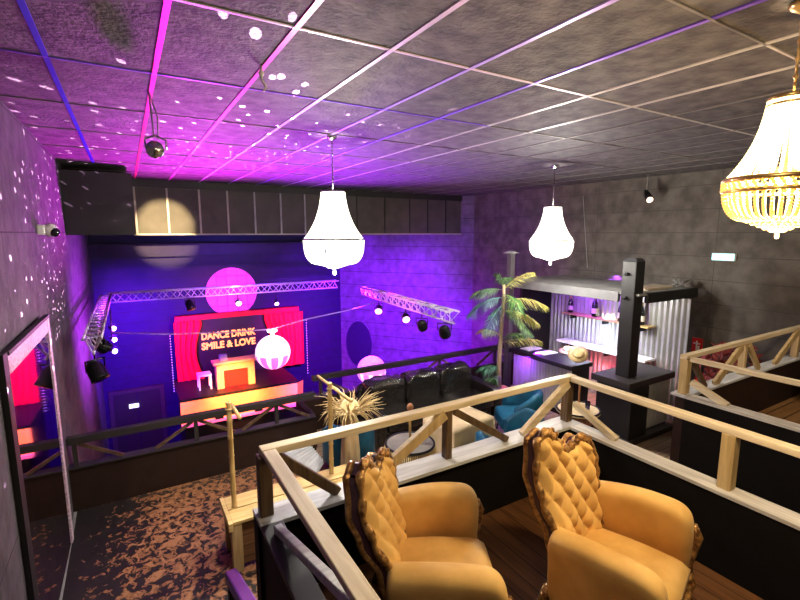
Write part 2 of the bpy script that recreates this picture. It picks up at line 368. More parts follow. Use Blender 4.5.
railing('timber_railing', 'pale timber railing with zigzag braces in front of the right wall', 'railing', (7,yb,SZ), [
    ('top_rail', (5.36,yb,RZ), (8.88,yb,RZ), .08, .05, 'rail'),
    ('post', (5.42,yb,SZ), (5.42,yb,RZ-.025), .09, .09, 'railz'),
    ('post', (6.82,yb,SZ), (6.82,yb,RZ-.025), .06, .08, 'railz'),
    ('post', (8.5,yb,SZ), (8.5,yb,RZ-.025), .08, .08, 'railz'),
    ('brace', (5.5,yb-.02,RZ-.04), (5.87,yb-.02,SZ), .04, .07, 'darkz'),
    ('brace', (6.7,yb-.03,RZ-.04), (6.06,yb-.03,SZ), .04, .1, 'railz'),
    ('brace', (6.9,yb-.02,RZ-.04), (7.28,yb-.02,SZ), .04, .08, 'railz'),
    ('brace', (8.42,yb-.03,RZ-.04), (7.72,yb-.03,SZ), .04, .1, 'railz')])
xb = 5.42
railing('timber_railing', 'pale timber handrail of the right booth running towards the right edge', 'railing', (xb,1,SZ), [
    ('top_rail', (xb,2.61,RZ-.02), (xb,YF+.05,RZ-.02), .07, .05, 'raily'),
    ('brace', (xb,2.58,SZ+.16), (xb,2.2,SZ), .06, .07, 'raily'),
    ('post', (xb,-.6,SZ), (xb,-.6,RZ-.04), .08, .08, 'railz')])
# black rails on the mezzanine edge
RB = -2.45
def blackrail(label, x0, x1, y, zt, posts):
    t = T('black_railing', label, 'railing', ((x0+x1)/2, y, ZW), 0, 'black railings above the dance floor')
    MB().box(x0, x1, y-.05, y+.05, zt-.09, zt).make('top_rail', M['blackrail'], t, .005)
    for i, x in enumerate(posts):
        MB().bar((x,y,ZW+.02), (x,y,zt-.09), .05, .05).make('post', M['blackrail'], t)
        for s in (-1, 1):
            if x0 < x+s*.55 < x1: MB().bar((x+s*.04,y,zt-.1), (x+s*.5,y,ZW+.03), .03, .04).make('brace', M['darkz'], t)
blackrail('black timber railing over the dance floor beyond the bamboo bench', -.79, 2.35, 6.53, RB, [-.72,.64,1.75])
blackrail('black timber railing behind the leather sofa', 2.6, 8.0, 7.3, RB, [2.75,5.3,6.8])
t = T('stair_handrail', 'short violet-lit handrail end at the bottom edge left of the deck', 'handrail', (.33,1.9,-2.4))
MB().bar((.33,2.2,-1.7), (.33,.9,-1.22), .06, .06).make('rail', M['violet_lit'], t, .01)
MB().bar((.33,2.15,MZ), (.33,2.15,-1.72), .05, .05).make('post', M['black'], t)

# ------------------------------------------------------------------ armchairs
def lerp_tab(tab, x):
    if x <= tab[0][0]: return tab[0][1]
    for (a, va), (b, vb) in zip(tab, tab[1:]):
        if x <= b: 
            t_ = (x-a)/(b-a); t_ = t_*t_*(3-2*t_); return va+(vb-va)*t_
    return tab[-1][1]
TOPZ = [(-.3,1.2),(-.24,1.235),(-.16,1.195),(-.06,1.09),(.02,1.045),(.1,1.06),(.18,1.095),(.24,1.07),(.3,.97)]
def half(z):   # half width of the upholstered back
    return lerp_tab([(.4,.325),(.6,.33),(.8,.325),(.95,.31),(1.1,.29),(1.25,.27)], z)
def fw(l, z):  # forward offset; the back sweeps asymmetrically
    near = lerp_tab([(.4,.03),(.6,-.02),(.8,-.13),(.95,-.19),(1.25,-.22)], z)
    far = lerp_tab([(.4,.06),(.7,.0),(1.1,-.03)], z)
    mid = lerp_tab([(.4,-.04),(1.2,-.14)], z)
    u = max(-1, min(1, l/.31))
    if u < 0: a = near; 
    else: a = far
    s_ = abs(u)**1.6
    return mid*(1-s_)+a*s_
def back_pt(u, v, pad=0):
    # u -1..1 across (negative = sitter's right), v 0..1 upwards
    z0 = .40; l = u*.31; zt = lerp_tab(TOPZ, l)-.035
    z = z0+(zt-z0)*v; l = u*half(z)*(.88 if u > 0 else 1)
    return l, fw(l, z)+pad, z
def armchair(label, loc, az):
    t = T('baroque_armchair', label, 'armchair', loc, -az, 'baroque armchairs on the deck')
    g = lambda l, f_, z: (-l, f_, z)
    # tufted back
    def cushion(i, j):
        u = -1+2*i; v = j
        l, f_, z = back_pt(u, v)
        edge = min(1, (1-abs(u))/.16)*min(1, (1-v)/.07, 1); edge = max(0, edge)**.5
        a = l/.135+(z-.42)/.2; b = l/.135-(z-.42)/.2
        tuft = (abs(math.sin(PI*a/1))*abs(math.sin(PI*b/1)))**.42
        if v < .12: tuft = tuft*(v/.12)+.8*(1-v/.12)
        return g(l, f_+.012+edge*(.025+.05*tuft), z)
    bt = MB().surf(cushion, 61, 75)
    for r_ in range(-1, 9):
        for c_ in range(-5, 6):
            l = .135*(c_+ (r_ % 2)*.5)*.5*2/1; z = .42+.1*r_
            l = .0675*(2*c_+(r_ % 2)); 
            if abs(l) < half(z)-.07 and z > .5 and z < lerp_tab(TOPZ, l)-.12: bt.ball(g(l, fw(l, z)+.04, z), .012, 8, 6)
    bt.make('back_cushion', M['gold'], t, world=False)
    rear = MB()
    rear.surf(lambda i, j: g(*(lambda p: (p[0], p[1]-.045-.03*(1-abs(-1+2*i)), p[2]))(back_pt(-1+2*i, j))), 25, 25)
    for s_ in (-1, 1):
        rear.surf(lambda i, j: g(*(lambda p: (p[0]+.018*s_, p[1]-.045+.075*i, p[2]))(back_pt(s_, j))), 5, 25)
    rear.surf(lambda i, j: g(*(lambda p: (p[0], p[1]-.045+.075*i, p[2]+.005))(back_pt(-1+2*j, 1))), 5, 40)
    rear.make('rear_panel', M['darkrear'], t, world=False)
    # carved frame: border up the sitter's right, across the crest, down the other side
    path = [back_pt(-1, j/26.) for j in range(27)]+[back_pt(-1+2*j/40., 1) for j in range(1, 40)]+[back_pt(1, 1-j/26.) for j in range(27)]
    fr = MB(); pts = []; rad = []
    for i, (l, f_, z) in enumerate(path):
        out = 1 if l > 0 else -1
        pts.append(g(l+.022*out, f_+.03, z+.012)); rad.append(.021+.006*math.sin(i*1.3)+(.004 if 26 < i < 66 else 0))
    fr.tube(pts, rad, 10)
    fr.tube([g(l*1.03, f_-.045, z) for l, f_, z in path], .02, 8)
    # crest carving: leaf lumps and scrolls
    for i in range(27, 66, 2):
        l, f_, z = path[i]; fr.ball(g(l, f_+.035, z+.018+.008*math.sin(i*.9)), .021, 8, 6, (1.3,.8,.8))
    def scroll(l, z, s, hand):
        q = []
        for k_ in range(22):
            a_ = k_*.42; rr = s*(1-k_/26.); q.append(g(l+hand*rr*math.cos(a_), fw(l, z)+.035, z+rr*math.sin(a_)))
        fr.tube(q, [.012-.0003*k_ for k_ in range(22)], 7)
    scroll(-.25, 1.205, .04, 1); scroll(-.17, 1.195, .032, -1); scroll(.17, 1.065, .035, -1); scroll(.235, 1.02, .04, 1); scroll(.25, .94, .032, 1)
    scroll(-.07, 1.095, .022, 1); scroll(.05, 1.05, .022, -1)
    for s_ in (-1, 1): 
        for j in range(8):
            l, f_, z = path[3+j] if s_ < 0 else path[-4-j]
            fr.ball(g(l+.015*s_, f_+.025, z), .022, 8, 6)
    gd = fr; gd.cur = 1
    for j in range(1, 9):
        l, f_, z = back_pt(-1, .06+j*.062); gd.ball(g(l-.008, f_+.036, z), .012, 8, 6)
    for i in range(28, 66, 4):
        l, f_, z = path[i]; gd.ball(g(l, f_+.026, z+.02), .011, 8, 6, (1.5,.7,1))
    fr.make('carved_frame', [M['carved'], M['gilt']], t, world=False)
    # arms
    for s_ in (-1, 1):
        rings = []
        for k_ in range(13):
            q = k_/12.
            cx = s_*(.35+.065*q+.02*math.sin(PI*q)); y = -.04+.66*q
            top = .66+.05*math.sin(PI*(q*.75+.1))-(.07*max(0, (q-.85)/.15)**2)
            wd = .08*(1 if q < .9 else math.sqrt(max(.3, 1-((q-.9)/.115)**2)))
            prof = [(-wd*.8,.36),(-wd*1.0,.45),(-wd*1.1,top-.09),(-wd*1.05,top-.045),(-wd*.75,top-.012),(0,top),(wd*.75,top-.012),(wd*1.1,top-.05),(wd*1.05,top-.11),(wd*.8,top-.2),(wd*.7,.3),(wd*.7,.2),(-wd*.6,.2)]
            rings.append([g(cx+s_*o_, y, z) for o_, z in prof])
        a = MB().loft(rings).make('arm', M['gold'], t, world=False)
        sb = a.modifiers.new('sub', 'SUBSURF'); sb.levels = 1; sb.render_levels = 2
        ap = MB(); x = s_*.425
        ap.tube([g(x+s_*.02, .61, .56), g(x+s_*.03, .635, .48), g(x+s_*.015, .62, .38), g(x, .6, .3), g(x, .6, .2)], [.022,.034,.026,.03,.03], 10)
        ap.make('arm_support', M['carved'], a, world=False)
    # seat cushion
    def seat(i, j):
        x = -1+2*i; 
        ang = j*2*PI
        return None
    rings = []
    for k_ in range(15):
        q = k_/14.; y = -.02+.65*q; wd = .3*(1-.02*q)
        e = 1 if q < .86 else math.sqrt(max(.02, 1-((q-.86)/.15)**2))
        top = .33+(.075*e)+.02*math.sin(PI*q)*(1); bot = .33-.1*e
        r_ = []
        for n_ in range(20):
            a_ = 2*PI*n_/20; cx = math.copysign(abs(math.cos(a_))**.45, math.cos(a_)); sz = math.copysign(abs(math.sin(a_))**.6, math.sin(a_))
            dome = .025*(1-cx*cx)*(1 if sz > 0 else 0)
            r_.append(g(wd*cx, y, (top+bot)/2+(top-bot)/2*sz+dome))
        rings.append(r_)
    MB().loft(rings).make('seat_cushion', M['gold'], t, world=False)
    ap = MB(); ap.surf(lambda i, j: g(-.36+.72*i, .6+.02*math.sin(PI*i), .18+.14*j), 21, 5); ap.box(-.36,.36,.02,.58,.17,.3)
    ap.make('seat_base', M['gold'], t, world=False)
    wr = MB(); wr.tube([g(-.4+.8*i/20., .615+.02*math.sin(PI*i/20.), .17+.03*math.cos(i/20.*2*PI)*-1) for i in range(21)], [.02+.008*abs(math.sin(i)) for i in range(21)], 8)
    wr.make('apron', M['carved'], t, world=False)
    for s_ in (-1, 1):
        MB().tube([g(s_*.4,.59,.22), g(s_*.425,.62,.15), g(s_*.41,.61,.07), g(s_*.42,.64,.015)], [.045,.04,.022,.03], 10).make('leg', M['carved'], t, world=False)
        MB().tube([g(s_*.33,-.04,.24), g(s_*.34,-.08,.12), g(s_*.34,-.13,.01)], [.04,.03,.022], 10).make('leg', M['carved'], t, world=False)
    return t
armchair('amber velvet carved armchair at left, beside the slanting left railing', (1.285,2.24,DK), 2.091)
armchair('amber velvet carved armchair at right, standing by the railing corner', (2.464,1.803,DK), 2.817)

# ------------------------------------------------------------------ chandeliers
def chandelier(label, x, y, zc, bead, metal, s):
    t = T('bead_chandelier', label, 'chandelier', (x,y,zc-.95), 0, 'bead chandeliers')
    MB().lathe([(0,0),(.05,-.005),(.06,-.02),(.05,-.035),(.012,-.06)][::1], (x,y,ZC)).make('ceiling_rose', metal, t)
    ch = MB(); n = int((ZC-zc)/.04)
    ch.tube([(x,y,ZC-.05),(x,y,zc)], .006, 6)
    for i in range(n): ch.ball((x,y,zc+.02+i*.04), .013, 6, 4, (1,.5,1.2) if i % 2 else (.5,1,1.2))
    ch.make('chain', metal, t)
    RC, RR, RBt = .14*s, .37*s, .2*s; zr = zc-.585*s; zb = zr-.3*s
    MB().torus((x,y,zc), RC, .012).torus((x,y,zc-.03), RC+.004, .008).make('crown_ring', metal, t)
    MB().torus((x,y,zr), RR, .014).torus((x,y,zr-.055), RR, .01).make('main_ring', metal, t)
    sk = MB(); N = int(30+22*s)
    for k_ in range(N):
        a = 2*PI*k_/N
        for i in range(24):
            q = (i+.5)/24.; r = RC+(RR-RC)*(.28*q+.72*q**2.6); z = zc+(zr-zc)*q
            sk.ball((x+r*math.cos(a), y+r*math.sin(a), z), .0125*s, 6, 4)
    o = sk.make('bead_skirt', hot_bead if metal is brass else bead, t); o['kind'] = 'stuff'
    bw = MB()
    for k_ in range(N):
        a = 2*PI*(k_+.5)/N
        for i in range(14):
            q = (i+.5)/14.; r = RBt+(RR-RBt)*math.cos(q*PI/2)**.8; z = zr-.06*s+(zb-zr+.06*s)*math.sin(q*PI/2)**.9
            bw.ball((x+r*math.cos(a), y+r*math.sin(a), z), .0135*s, 6, 4)
        for i in range(3): bw.ball((x+(RR+.004)*math.cos(a+.03*(i-1)), y+(RR+.004)*math.sin(a+.03*(i-1)), zr-.014-.016*i), .01, 6, 4)
    for k_ in range(26):
        a = 2*PI*k_/26
        for i in range(5): bw.ball((x+RBt*(1-i/5.)*math.cos(a), y+RBt*(1-i/5.)*math.sin(a), zb-.012*i), .014, 6, 4)
    o = bw.make('bead_bowl', bead, t); o['kind'] = 'stuff'
    MB().tube([(x,y,zb-.03*s),(x,y,zb-.09*s)], .004, 6).ball((x,y,zb-.12*s), .025*s**2, 10, 8, (1,1,1.4)).make('pendant_drop', bead, t)
    MB().tube([(x,y,zc),(x,y,zr)], .012, 8).ball((x,y,zr+.02), .05, 12, 8).make('lamp_stem', bead, t)
    return zr
warm_bead = mat('amber_lit_beads', (.8,.52,.16), .25, emit=(1,.62,.14), es=.75)
hot_bead = mat('white_hot_amber_beads', (.95,.8,.5), .25, emit=(1,.8,.42), es=3.4)
cool_bead = mat('white_lit_beads', (.95,.95,.9), .2, emit=(1,.96,.82), es=2.4)
brass = mat('brass', (.75,.5,.2), .3, .9)
CH = []
for lab, x, y, py, bd, me in [('white bead chandelier hanging in front of the dark fascia', 2.08, 4.97, 192, cool_bead, M['chrome']),
                          ('white bead chandelier hanging above the corrugated bar', 6.06, 5.24, 207, cool_bead, M['chrome']),
                          ('amber bead chandelier cut off by the right edge of the picture', 2.84, 1.02, 98, warm_bead, brass)]:
    zc = zat(x, y, py); zr = chandelier(lab, x, y, zc, bd, me, .66 if me is brass else .92); CH.append((x, y, zc, zr))

# ------------------------------------------------------------------ small ceiling and wall fittings
t = T('hanging_spotlight', 'small round chrome spotlight hanging on cables from the left ceiling', 'spotlight', (.26,4.15,.5))
MB().tube([(.24,4.2,ZC),(.25,4.18,.85),(.25,4.16,.74)], .006, 6).tube([(.24,4.2,ZC),(.285,4.16,.9),(.28,4.15,.72)], .005, 6).make('cable', M['grey'], t)
MB().tube([(.245,4.04,.63),(.25,4.12,.64),(.26,4.22,.66),(.262,4.27,.665)], [.062,.066,.055,.03], 16).make('housing', M['chrome'], t)
MB().tube([(.19,4.15,.65),(.185,4.15,.72),(.26,4.15,.755),(.335,4.15,.72),(.33,4.15,.65)], .008, 6).make('yoke', M['chrome'], t)
MB().tube([(.262,4.27,.665),(.263,4.285,.667)], .045, 16).make('lens', M['white'], t)
t = T('hanging_spotlight', 'small dark spotlight hanging from the ceiling above the bar end', 'spotlight', (8.5,5.15,.6))
MB().tube([(8.5,5.15,ZC),(8.5,5.15,.8)], .008, 6).make('stem', M['grey'], t)
MB().tube([(8.45,5.05,.62),(8.5,5.12,.7),(8.52,5.18,.8)], [.07,.06,.03], 14).make('housing', M['iron'], t)
MB().tube([(8.448,5.047,.617),(8.44,5.035,.607)], .055, 14).make('lens', mat('warm_lens', (.9,.7,.6), .3, emit=(1,.7,.55), es=2), t)
hk = MB(); hk.tube([(.85,3.2,ZC),(.85,3.2,1.0),(.88,3.2,.96),(.86,3.2,.93)], .009, 6); hk.ball((.85,3.2,1.04), .02)
tag(hk.make('ceiling_hook', M['white']), 'small white hook under a pink ceiling strip', 'hook')
t = T('dome_camera', 'white dome security camera on the left wall above the mirror', 'camera', (-.8,6.25,0))
MB().box(-.803,-.73,6.16,6.34,-.02,.09).make('bracket', M['white'], t, .015)
MB().ball((-.69,6.25,.03), .075, 16, 10).make('housing', M['white'], t)
MB().ball((-.655,6.22,.01), .052, 12, 8).make('lens_dome', M['bottle'], t)
t = T('exit_sign', 'glowing blue-white emergency exit light on the right wall', 'exit sign', (8.86,3.91,-.48))
MB().box(8.84,8.9,3.72,4.08,-.475,-.345).make('housing', M['white'], t, .008)
MB().box(8.83,8.842,3.73,4.07,-.465,-.355).make('lit_panel', emis('exit_panel', (.42,.93,1), 1.6), t)
light_exit = (8.7,3.9,-.41)
cb = MB(); cb.tube([onx(583,196,8.87)]+[onx(583+i*.55, 196+i*9, 8.87) for i in range(1, 9)], .008, 6)
tag(cb.make('wall_cable', M['grey']), 'thin cable running down the right wall behind the far chandelier', 'cable')
for px, py, r in ((731,307,.05),(683,283,.06)):
    pass

# ------------------------------------------------------------------ stage
# door in the back wall
d = T('door_1', 'dark double door at the left of the back wall', 'door', (0,13.95,-6.3)); d['kind'] = 'structure'
MB().box(-.7,.62,13.93,14,-4.3,-4.2).box(-.7,-.6,13.93,14,-6.3,-4.3).box(.52,.62,13.93,14,-6.3,-4.3).make('door_frame', M['blackrail'], d)
MB().box(-.6,-.05,13.95,14,-6.3,-4.3).make('door_leaf', M['black'], d)
MB().box(-.03,.52,13.95,14,-6.3,-4.3).make('door_leaf', M['black'], d)
MB().box(-.25,-.02,13.9,13.94,-4.72,-4.62).make('door_light', emis('door_light', (.8,.8,1), 2), d)
# riser with booth front
st = T('stage_riser', 'low stage riser with a glowing orange front below the fireplace', 'stage', (2.35,12.9,-6.3))
ZS = -4.1
MB().box(.86,3.88,12.03,13.9,ZS-.06,ZS).make('stage_top', M['black'], st)
MB().box(.95,3.8,12.1,13.85,-6.3,ZS-.06).make('body', M['black'], st)
MB().add([(.86,12.04,ZS-.06),(3.85,12.04,ZS-.06),(3.85,12.09,ZS-.66),(.86,12.09,ZS-.66)], [(0,3,2,1)]).make('front_panel', M['orange'], st)
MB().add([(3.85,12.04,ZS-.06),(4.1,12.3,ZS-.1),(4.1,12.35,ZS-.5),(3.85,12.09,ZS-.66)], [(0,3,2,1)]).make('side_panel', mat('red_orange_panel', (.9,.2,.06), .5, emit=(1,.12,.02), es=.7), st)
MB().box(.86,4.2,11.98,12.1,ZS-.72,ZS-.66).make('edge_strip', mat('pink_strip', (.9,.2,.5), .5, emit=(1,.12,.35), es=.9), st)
for x in (1.75, 2.75): MB().box(x-.1, x+.1, 12.0, 12.1, ZS-.66, ZS-.45).make('support', M['black'], st)
fp = T('stage_fireplace', 'cream mantelpiece with a red opening standing on the stage', 'fireplace', (2.28,12.55,ZS))
cm = mat('cream_mantel', (.9,.5,.2), .5)
MB().box(1.72,2.86,12.36,12.75,ZS+.66,ZS+.73).make('mantel_shelf', cm, fp, .008)
MB().box(1.8,2.78,12.42,12.72,ZS+.48,ZS+.66).make('frieze', cm, fp)
for x0, x1 in ((1.8,1.98),(2.6,2.78)): MB().box(x0,x1,12.4,12.72,ZS,ZS+.48).make('pilaster', cm, fp, .006)
MB().box(1.98,2.6,12.5,12.7,ZS,ZS+.48).make('firebox', mat('red_firebox', (.9,.02,.01), .5, emit=(1,.03,.01), es=.8), fp)
t = T('side_table', 'small violet side table left of the stage fireplace', 'table', (1.5,12.7,ZS))
MB().box(1.36,1.7,12.55,12.9,ZS+.36,ZS+.4).make('tabletop', M['white'], t)
for x in (1.39,1.67):
    for y in (12.58,12.87): MB().box(x-.02,x+.02,y-.02,y+.02,ZS,ZS+.36).make('leg', M['white'], t)
o = MB().box(1.9,2.1,12.45,12.6,ZS+.73,ZS+.9).make('projector_box', M['grey'], None, .02); tag(o, 'small pale box standing on the mantelpiece', 'box')
# portal: red drapes and black board
bd = T('stage_board', 'black board between the red drapes carrying the neon lettering', 'board', (2.4,13.8,ZS))
MB().box(1.3,4.1,13.75,13.85,ZS,-2.35).make('panel', M['black'], bd)
MB().box(1.0,4.5,13.68,13.85,-2.42,-2.28).make('red_pelmet', M['redcloth'], bd)
def drape(label, x0, x1, hand):
    t = T('stage_drape', label, 'curtain', ((x0+x1)/2,13.6,ZS), 0, 'red stage drapes')
    def fn(i, j):
        z = ZS+(-2.42-ZS)*j; pull = .12*math.sin(PI*j)*(1 if hand > 0 else -1)
        a, b = (x0, x1-.18*math.sin(PI*min(1, j*1.1))+.16) if hand > 0 else (x0+.18*math.sin(PI*min(1, j*1.1))-.16, x1)
        return (a+(b-a)*i, 13.6+.03*math.sin(i*26), z)
    MB().surf(fn, 60, 16).make('cloth', M['redcloth'], t)
drape('red drape left of the stage board', .95, 1.5, 1)
drape('red drape right of the stage board', 3.55, 4.6, -1)
# lettering
def text(body, name, parent, loc, size, m):
    c = bpy.data.curves.new(name, 'FONT'); c.body = body; c.size = size; c.align_x = 'CENTER'; c.fill_mode = 'NONE'; c.bevel_depth = .012; c.bevel_resolution = 1
    o = bpy.data.objects.new(name, c); C.objects.link(o); c.materials.append(m); o.parent = parent
    w_ = parent['_w']; o.location = (loc[0]-w_[0], loc[1]-w_[1], loc[2]+H-w_[2]); o.rotation_euler = (PI/2, 0, 0)
    bpy.context.view_layer.update(); d_ = o.dimensions.x
    me = bpy.data.meshes.new_from_object(o.evaluated_get(bpy.context.evaluated_depsgraph_get()))
    n = bpy.data.objects.new('lettering', me); C.objects.link(n); n.parent = parent; n.location = o.location; n.rotation_euler = o.rotation_euler
    bpy.data.objects.remove(o); n.name = name
    return n, d_
sg = T('neon_sign', 'orange neon lettering reading DANCE DRINK SMILE & LOVE on the black board', 'sign', (2.38,13.7,-3.3))
neon = emis('orange_neon', (1,.3,.1), 2.4)
for body, zz in (('DANCE DRINK', -3.0), ('SMILE & LOVE', -3.29)):
    o, d_ = text(body, 'lettering', sg, (2.38,13.7,zz), .32, neon)
    o.scale = (1.5/d_, .85, 1)
# round glowing magenta disc crossed by a grid of bars
def wall_disc(c, r, y, n=40): return MB().add([(c[0]+r*math.cos(2*PI*i/n), y, c[1]+r*math.sin(2*PI*i/n)) for i in range(n)], [tuple(range(n))[::-1]])
ds = T('round_disc', 'round magenta glowing disc above the stage', 'window', (2.58,13.97,-2.35))
wall_disc((2.58,-1.72), .72, 13.97).make('lit_pane', M['magenta'], ds)
gm = mat('magenta_grid_bar', (.5,.02,.3), .5, emit=(.7,.02,.4), es=.35)
g2 = MB()
for dx in (-.42,-.14,.16,.44): h_ = math.sqrt(.72**2-dx*dx); g2.box(2.58+dx-.012,2.58+dx+.012,13.93,13.965,-1.72-h_,-1.72+h_)
for dz in (-.4,-.1,.2,.48): h_ = math.sqrt(.72**2-dz*dz); g2.box(2.58-h_,2.58+h_,13.93,13.965,-1.72+dz-.012,-1.72+dz+.012)
g2.make('grid_bars', gm, ds)
# light strings
def string(label, x, y, z0, z1, n):
    t = T('bulb_string', label, 'string lights', (x,y,z0), 0, 'vertical strings of bulbs')
    MB().tube([(x,y,z0),(x,y,z1)], .006, 6).make('wire', M['black'], t)
    b = MB()
    for i in range(n): b.ball((x,y-.01,z0+(z1-z0)*i/(n-1.)), .013, 6, 4)
    b.make('bulbs', mat('pale_bulb', (.9,.7,.9), .5, emit=(1,.5,.95), es=.9), t)
string('string of small bulbs left of the red drape', .84, 13.5, -4.3, -2.75, 22)
string('string of small bulbs right of the red drape', 4.66, 13.5, -4.4, -2.7, 22)

# trusses
def truss(label, a, b, n, s=.2):
    a = Vector(a); b = Vector(b); d = (b-a).normalized(); side = d.cross(Vector((0,0,1))).normalized()
    t = T('lighting_truss', label, 'truss', tuple((a+b)/2-Vector((0,0,.1))), 0, 'lighting trusses over the dance floor')
    offs = [side*s/2+Vector((0,0,s/2)), side*-s/2+Vector((0,0,s/2)), Vector((0,0,-s/2))]
    for o_ in offs: MB().tube([a+o_, b+o_], .018, 8).make('chord', M['truss'], t)
    z = MB(); L = (b-a).length
    for i in range(n):
        for j in range(3):
            p = a+d*(L*i/n)+offs[j]; q = a+d*(L*(i+.5)/n)+offs[(j+1) % 3]; r = a+d*(L*(i+1)/n)+offs[j]
            z.tube([p, q], .009, 5).tube([q, r], .009, 5)
    z.make('lattice', M['truss'], t)
    return t
ZT = -1.44
truss('long lighting truss across the back of the stage', (-.42,12,ZT), (5.1,12,ZT), 18)
truss('lighting truss running along the left wall', (-.46,11.8,ZT), (-.46,6.9,ZT), 16)
truss('lighting truss running along the violet right stage wall', (5.05,10.3,ZT), (4.74,6.1,ZT), 14)
def par(label, p, aim, s, lens, top=ZT-.119):
    p = Vector(p); aim = Vector(aim).normalized()
    t = T('stage_lamp', label, 'stage light', tuple(p), 0, 'stage lamps on the trusses')
    MB().tube([p-aim*s, p-aim*.3*s, p+aim*.8*s, p+aim*s], [.3*s,.75*s,.8*s,.85*s], 14).make('housing', M['iron'], t)
    MB().tube([p+aim*1.0*s, p+aim*1.03*s], .72*s, 14).make('lens', lens, t)
    sd = aim.cross(Vector((0,0,1))).normalized()
    MB().tube([p+sd*.9*s, p+sd*.95*s+Vector((0,0,s)), p-sd*.95*s+Vector((0,0,s)), p-sd*.9*s], .1*s, 6).make('yoke', M['iron'], t)
    MB().tube([p+Vector((0,0,s)), Vector((p.x, p.y, max(p.z+s*1.1, top)))], .012, 6).make('clamp', M['iron'], t)
V = Vector
for lab, y, z in (('uppermost violet lamp under the left truss end', 11.2, -1.98), ('middle violet lamp under the left truss end', 11.0, -2.18), ('lowest violet lamp under the left truss end', 10.8, -2.38)):
    par(lab, (-.38,y,z), (.4,-.9,-.1), .07, M['violet_lamp'])
par('large black moving-head lamp at the near end of the left truss', (-.46,7.0,-1.78), (.35,-.4,-.8), .14, M['bottle'])
par('black lamp on the left truss behind the large moving-head', (-.46,8.3,-1.7), (.5,.3,-.7), .13, M['bottle'])
par('pink lamp at the far end of the right truss', (4.98,9.3,-1.75), (-.4,-.7,-.5), .11, M['pink_lamp'])
par('pink lamp second along the right truss', (4.86,7.9,-1.72), (-.3,-.8,-.4), .1, M['pink_lamp'])
par('black lamp near the middle of the right truss', (4.8,7.2,-1.75), (.5,.5,-.6), .12, M['bottle'])
par('black lamp at the near end of the right truss', (4.75,6.4,-1.72), (.5,.5,-.6), .13, M['bottle'])
par('dark lamp hanging on the back truss left of the round disc', (1.22,11.9,-1.7), (.2,-.5,-.8), .13, M['bottle'])
par('small bright lamp on the back truss above the large ball', (3.3,11.9,-1.82), (0,-.9,-.4), .07, M['violet_lamp'])
par('white floodlight in front of the round magenta disc', tuple(ony(238,302,11.95)), (0,-.9,-.3), .09, M['screen'])
# cable and lantern balls
cb = MB(); cp = [(-.34,9.4,-1.75),(.5,9.2,-1.83),(1.5,8.8,-1.84),(2.26,8.5,-1.8),(3.0,8.7,-1.72),(4.0,9.1,-1.7),(4.95,9.4,-1.62)]
cb.tube(cp, .013, 6); tag(cb.make('hanging_cable', mat('pale_cable', (.7,.5,.8), .5)), 'pale cable strung between the two side trusses', 'cable')
ball_w = mat('lantern_white', (.9,.8,.9), .4, emit=(1,.62,1), es=1.15)
ball_p = mat('lantern_pink', (.85,.25,.7), .4, emit=(1,.2,.8), es=.75)
ball_m = mat('lantern_rose', (.9,.5,.8), .4, emit=(1,.25,.75), es=.8)
def lantern(label, c, r, tilt, pink=False):
    t = T('striped_lantern', label, 'lantern', (c[0],c[1],c[2]-r), 0, 'striped lantern balls')
    def sp(a, th, q=1): return (c[0]+q*r*math.sin(th)*math.cos(a), c[1]+q*r*math.sin(th)*math.sin(a), c[2]+q*r*math.cos(th))
    MB().surf(lambda i, j: sp(2*PI*i, .02+1.65*j), 36, 12, wrap=True).make('upper_dome', ball_m if pink else ball_w, t)
    MB().surf(lambda i, j: sp(2*PI*i, 1.67+(PI-1.69)*j), 36, 12, wrap=True).make('lower_bowl', ball_p, t)
    sgm = MB(); N = 9
    for k_ in range(N):
        a = 2*PI*k_/N
        sgm.surf(lambda i, j: sp(a+(-.5+i)*.3*(1-.55*j), 1.62+(PI-1.75)*j, 1.012), 5, 10)
    sgm.make('stripes', ball_w, t)
    return t
t = lantern('large striped lantern ball hanging from the cable over the dance floor', (2.26,8.5,-2.25), .325, 0)
MB().tube([(2.26,8.5,-1.93),(2.26,8.5,-1.82)], .03, 10).tube([(2.26,8.5,-1.85),(2.26,8.5,-1.82)], .09, 14).make('hanger', M['screen'], t)
t = lantern('striped lantern ball low beside the dark oval on the violet wall', (4.78,9.3,-3.22), .34, 0, True)
MB().tube([(4.78,9.3,-3.6),(4.78,9.3,-6.3)], .04, 10).make('stand_pole', M['iron'], t)
MB().tube([(4.78,9.3,-6.3),(4.78,9.3,-6.25)], .3, 20).make('stand_base', M['iron'], t)
# dark oval sheet standing in for a round hole in the side wall
dirw = (B-A).normalized(); cw = A+dirw*.66+Vector((0,0,-3.68))
ov = MB(); n = 40
ov.add([cw+nrm*.02+dirw*(.47*math.cos(2*PI*i/n))+Vector((0,0,.77*math.sin(2*PI*i/n))) for i in range(n)], [tuple(range(n))])
t = T('wall_oval', 'dark oval sheet standing for a hole in the violet stage side wall', 'panel', tuple(cw-Vector((0,0,.77))))
ov.make('panel', mat('dark_oval', (.02,.01,.05), .5), t)
rg = MB(); rg.tube([cw+nrm*.03+dirw*(.49*math.cos(2*PI*i/n))+Vector((0,0,.79*math.sin(2*PI*i/n))) for i in range(n+1)], .02, 6)
rg.make('rim', M['slant'], t)
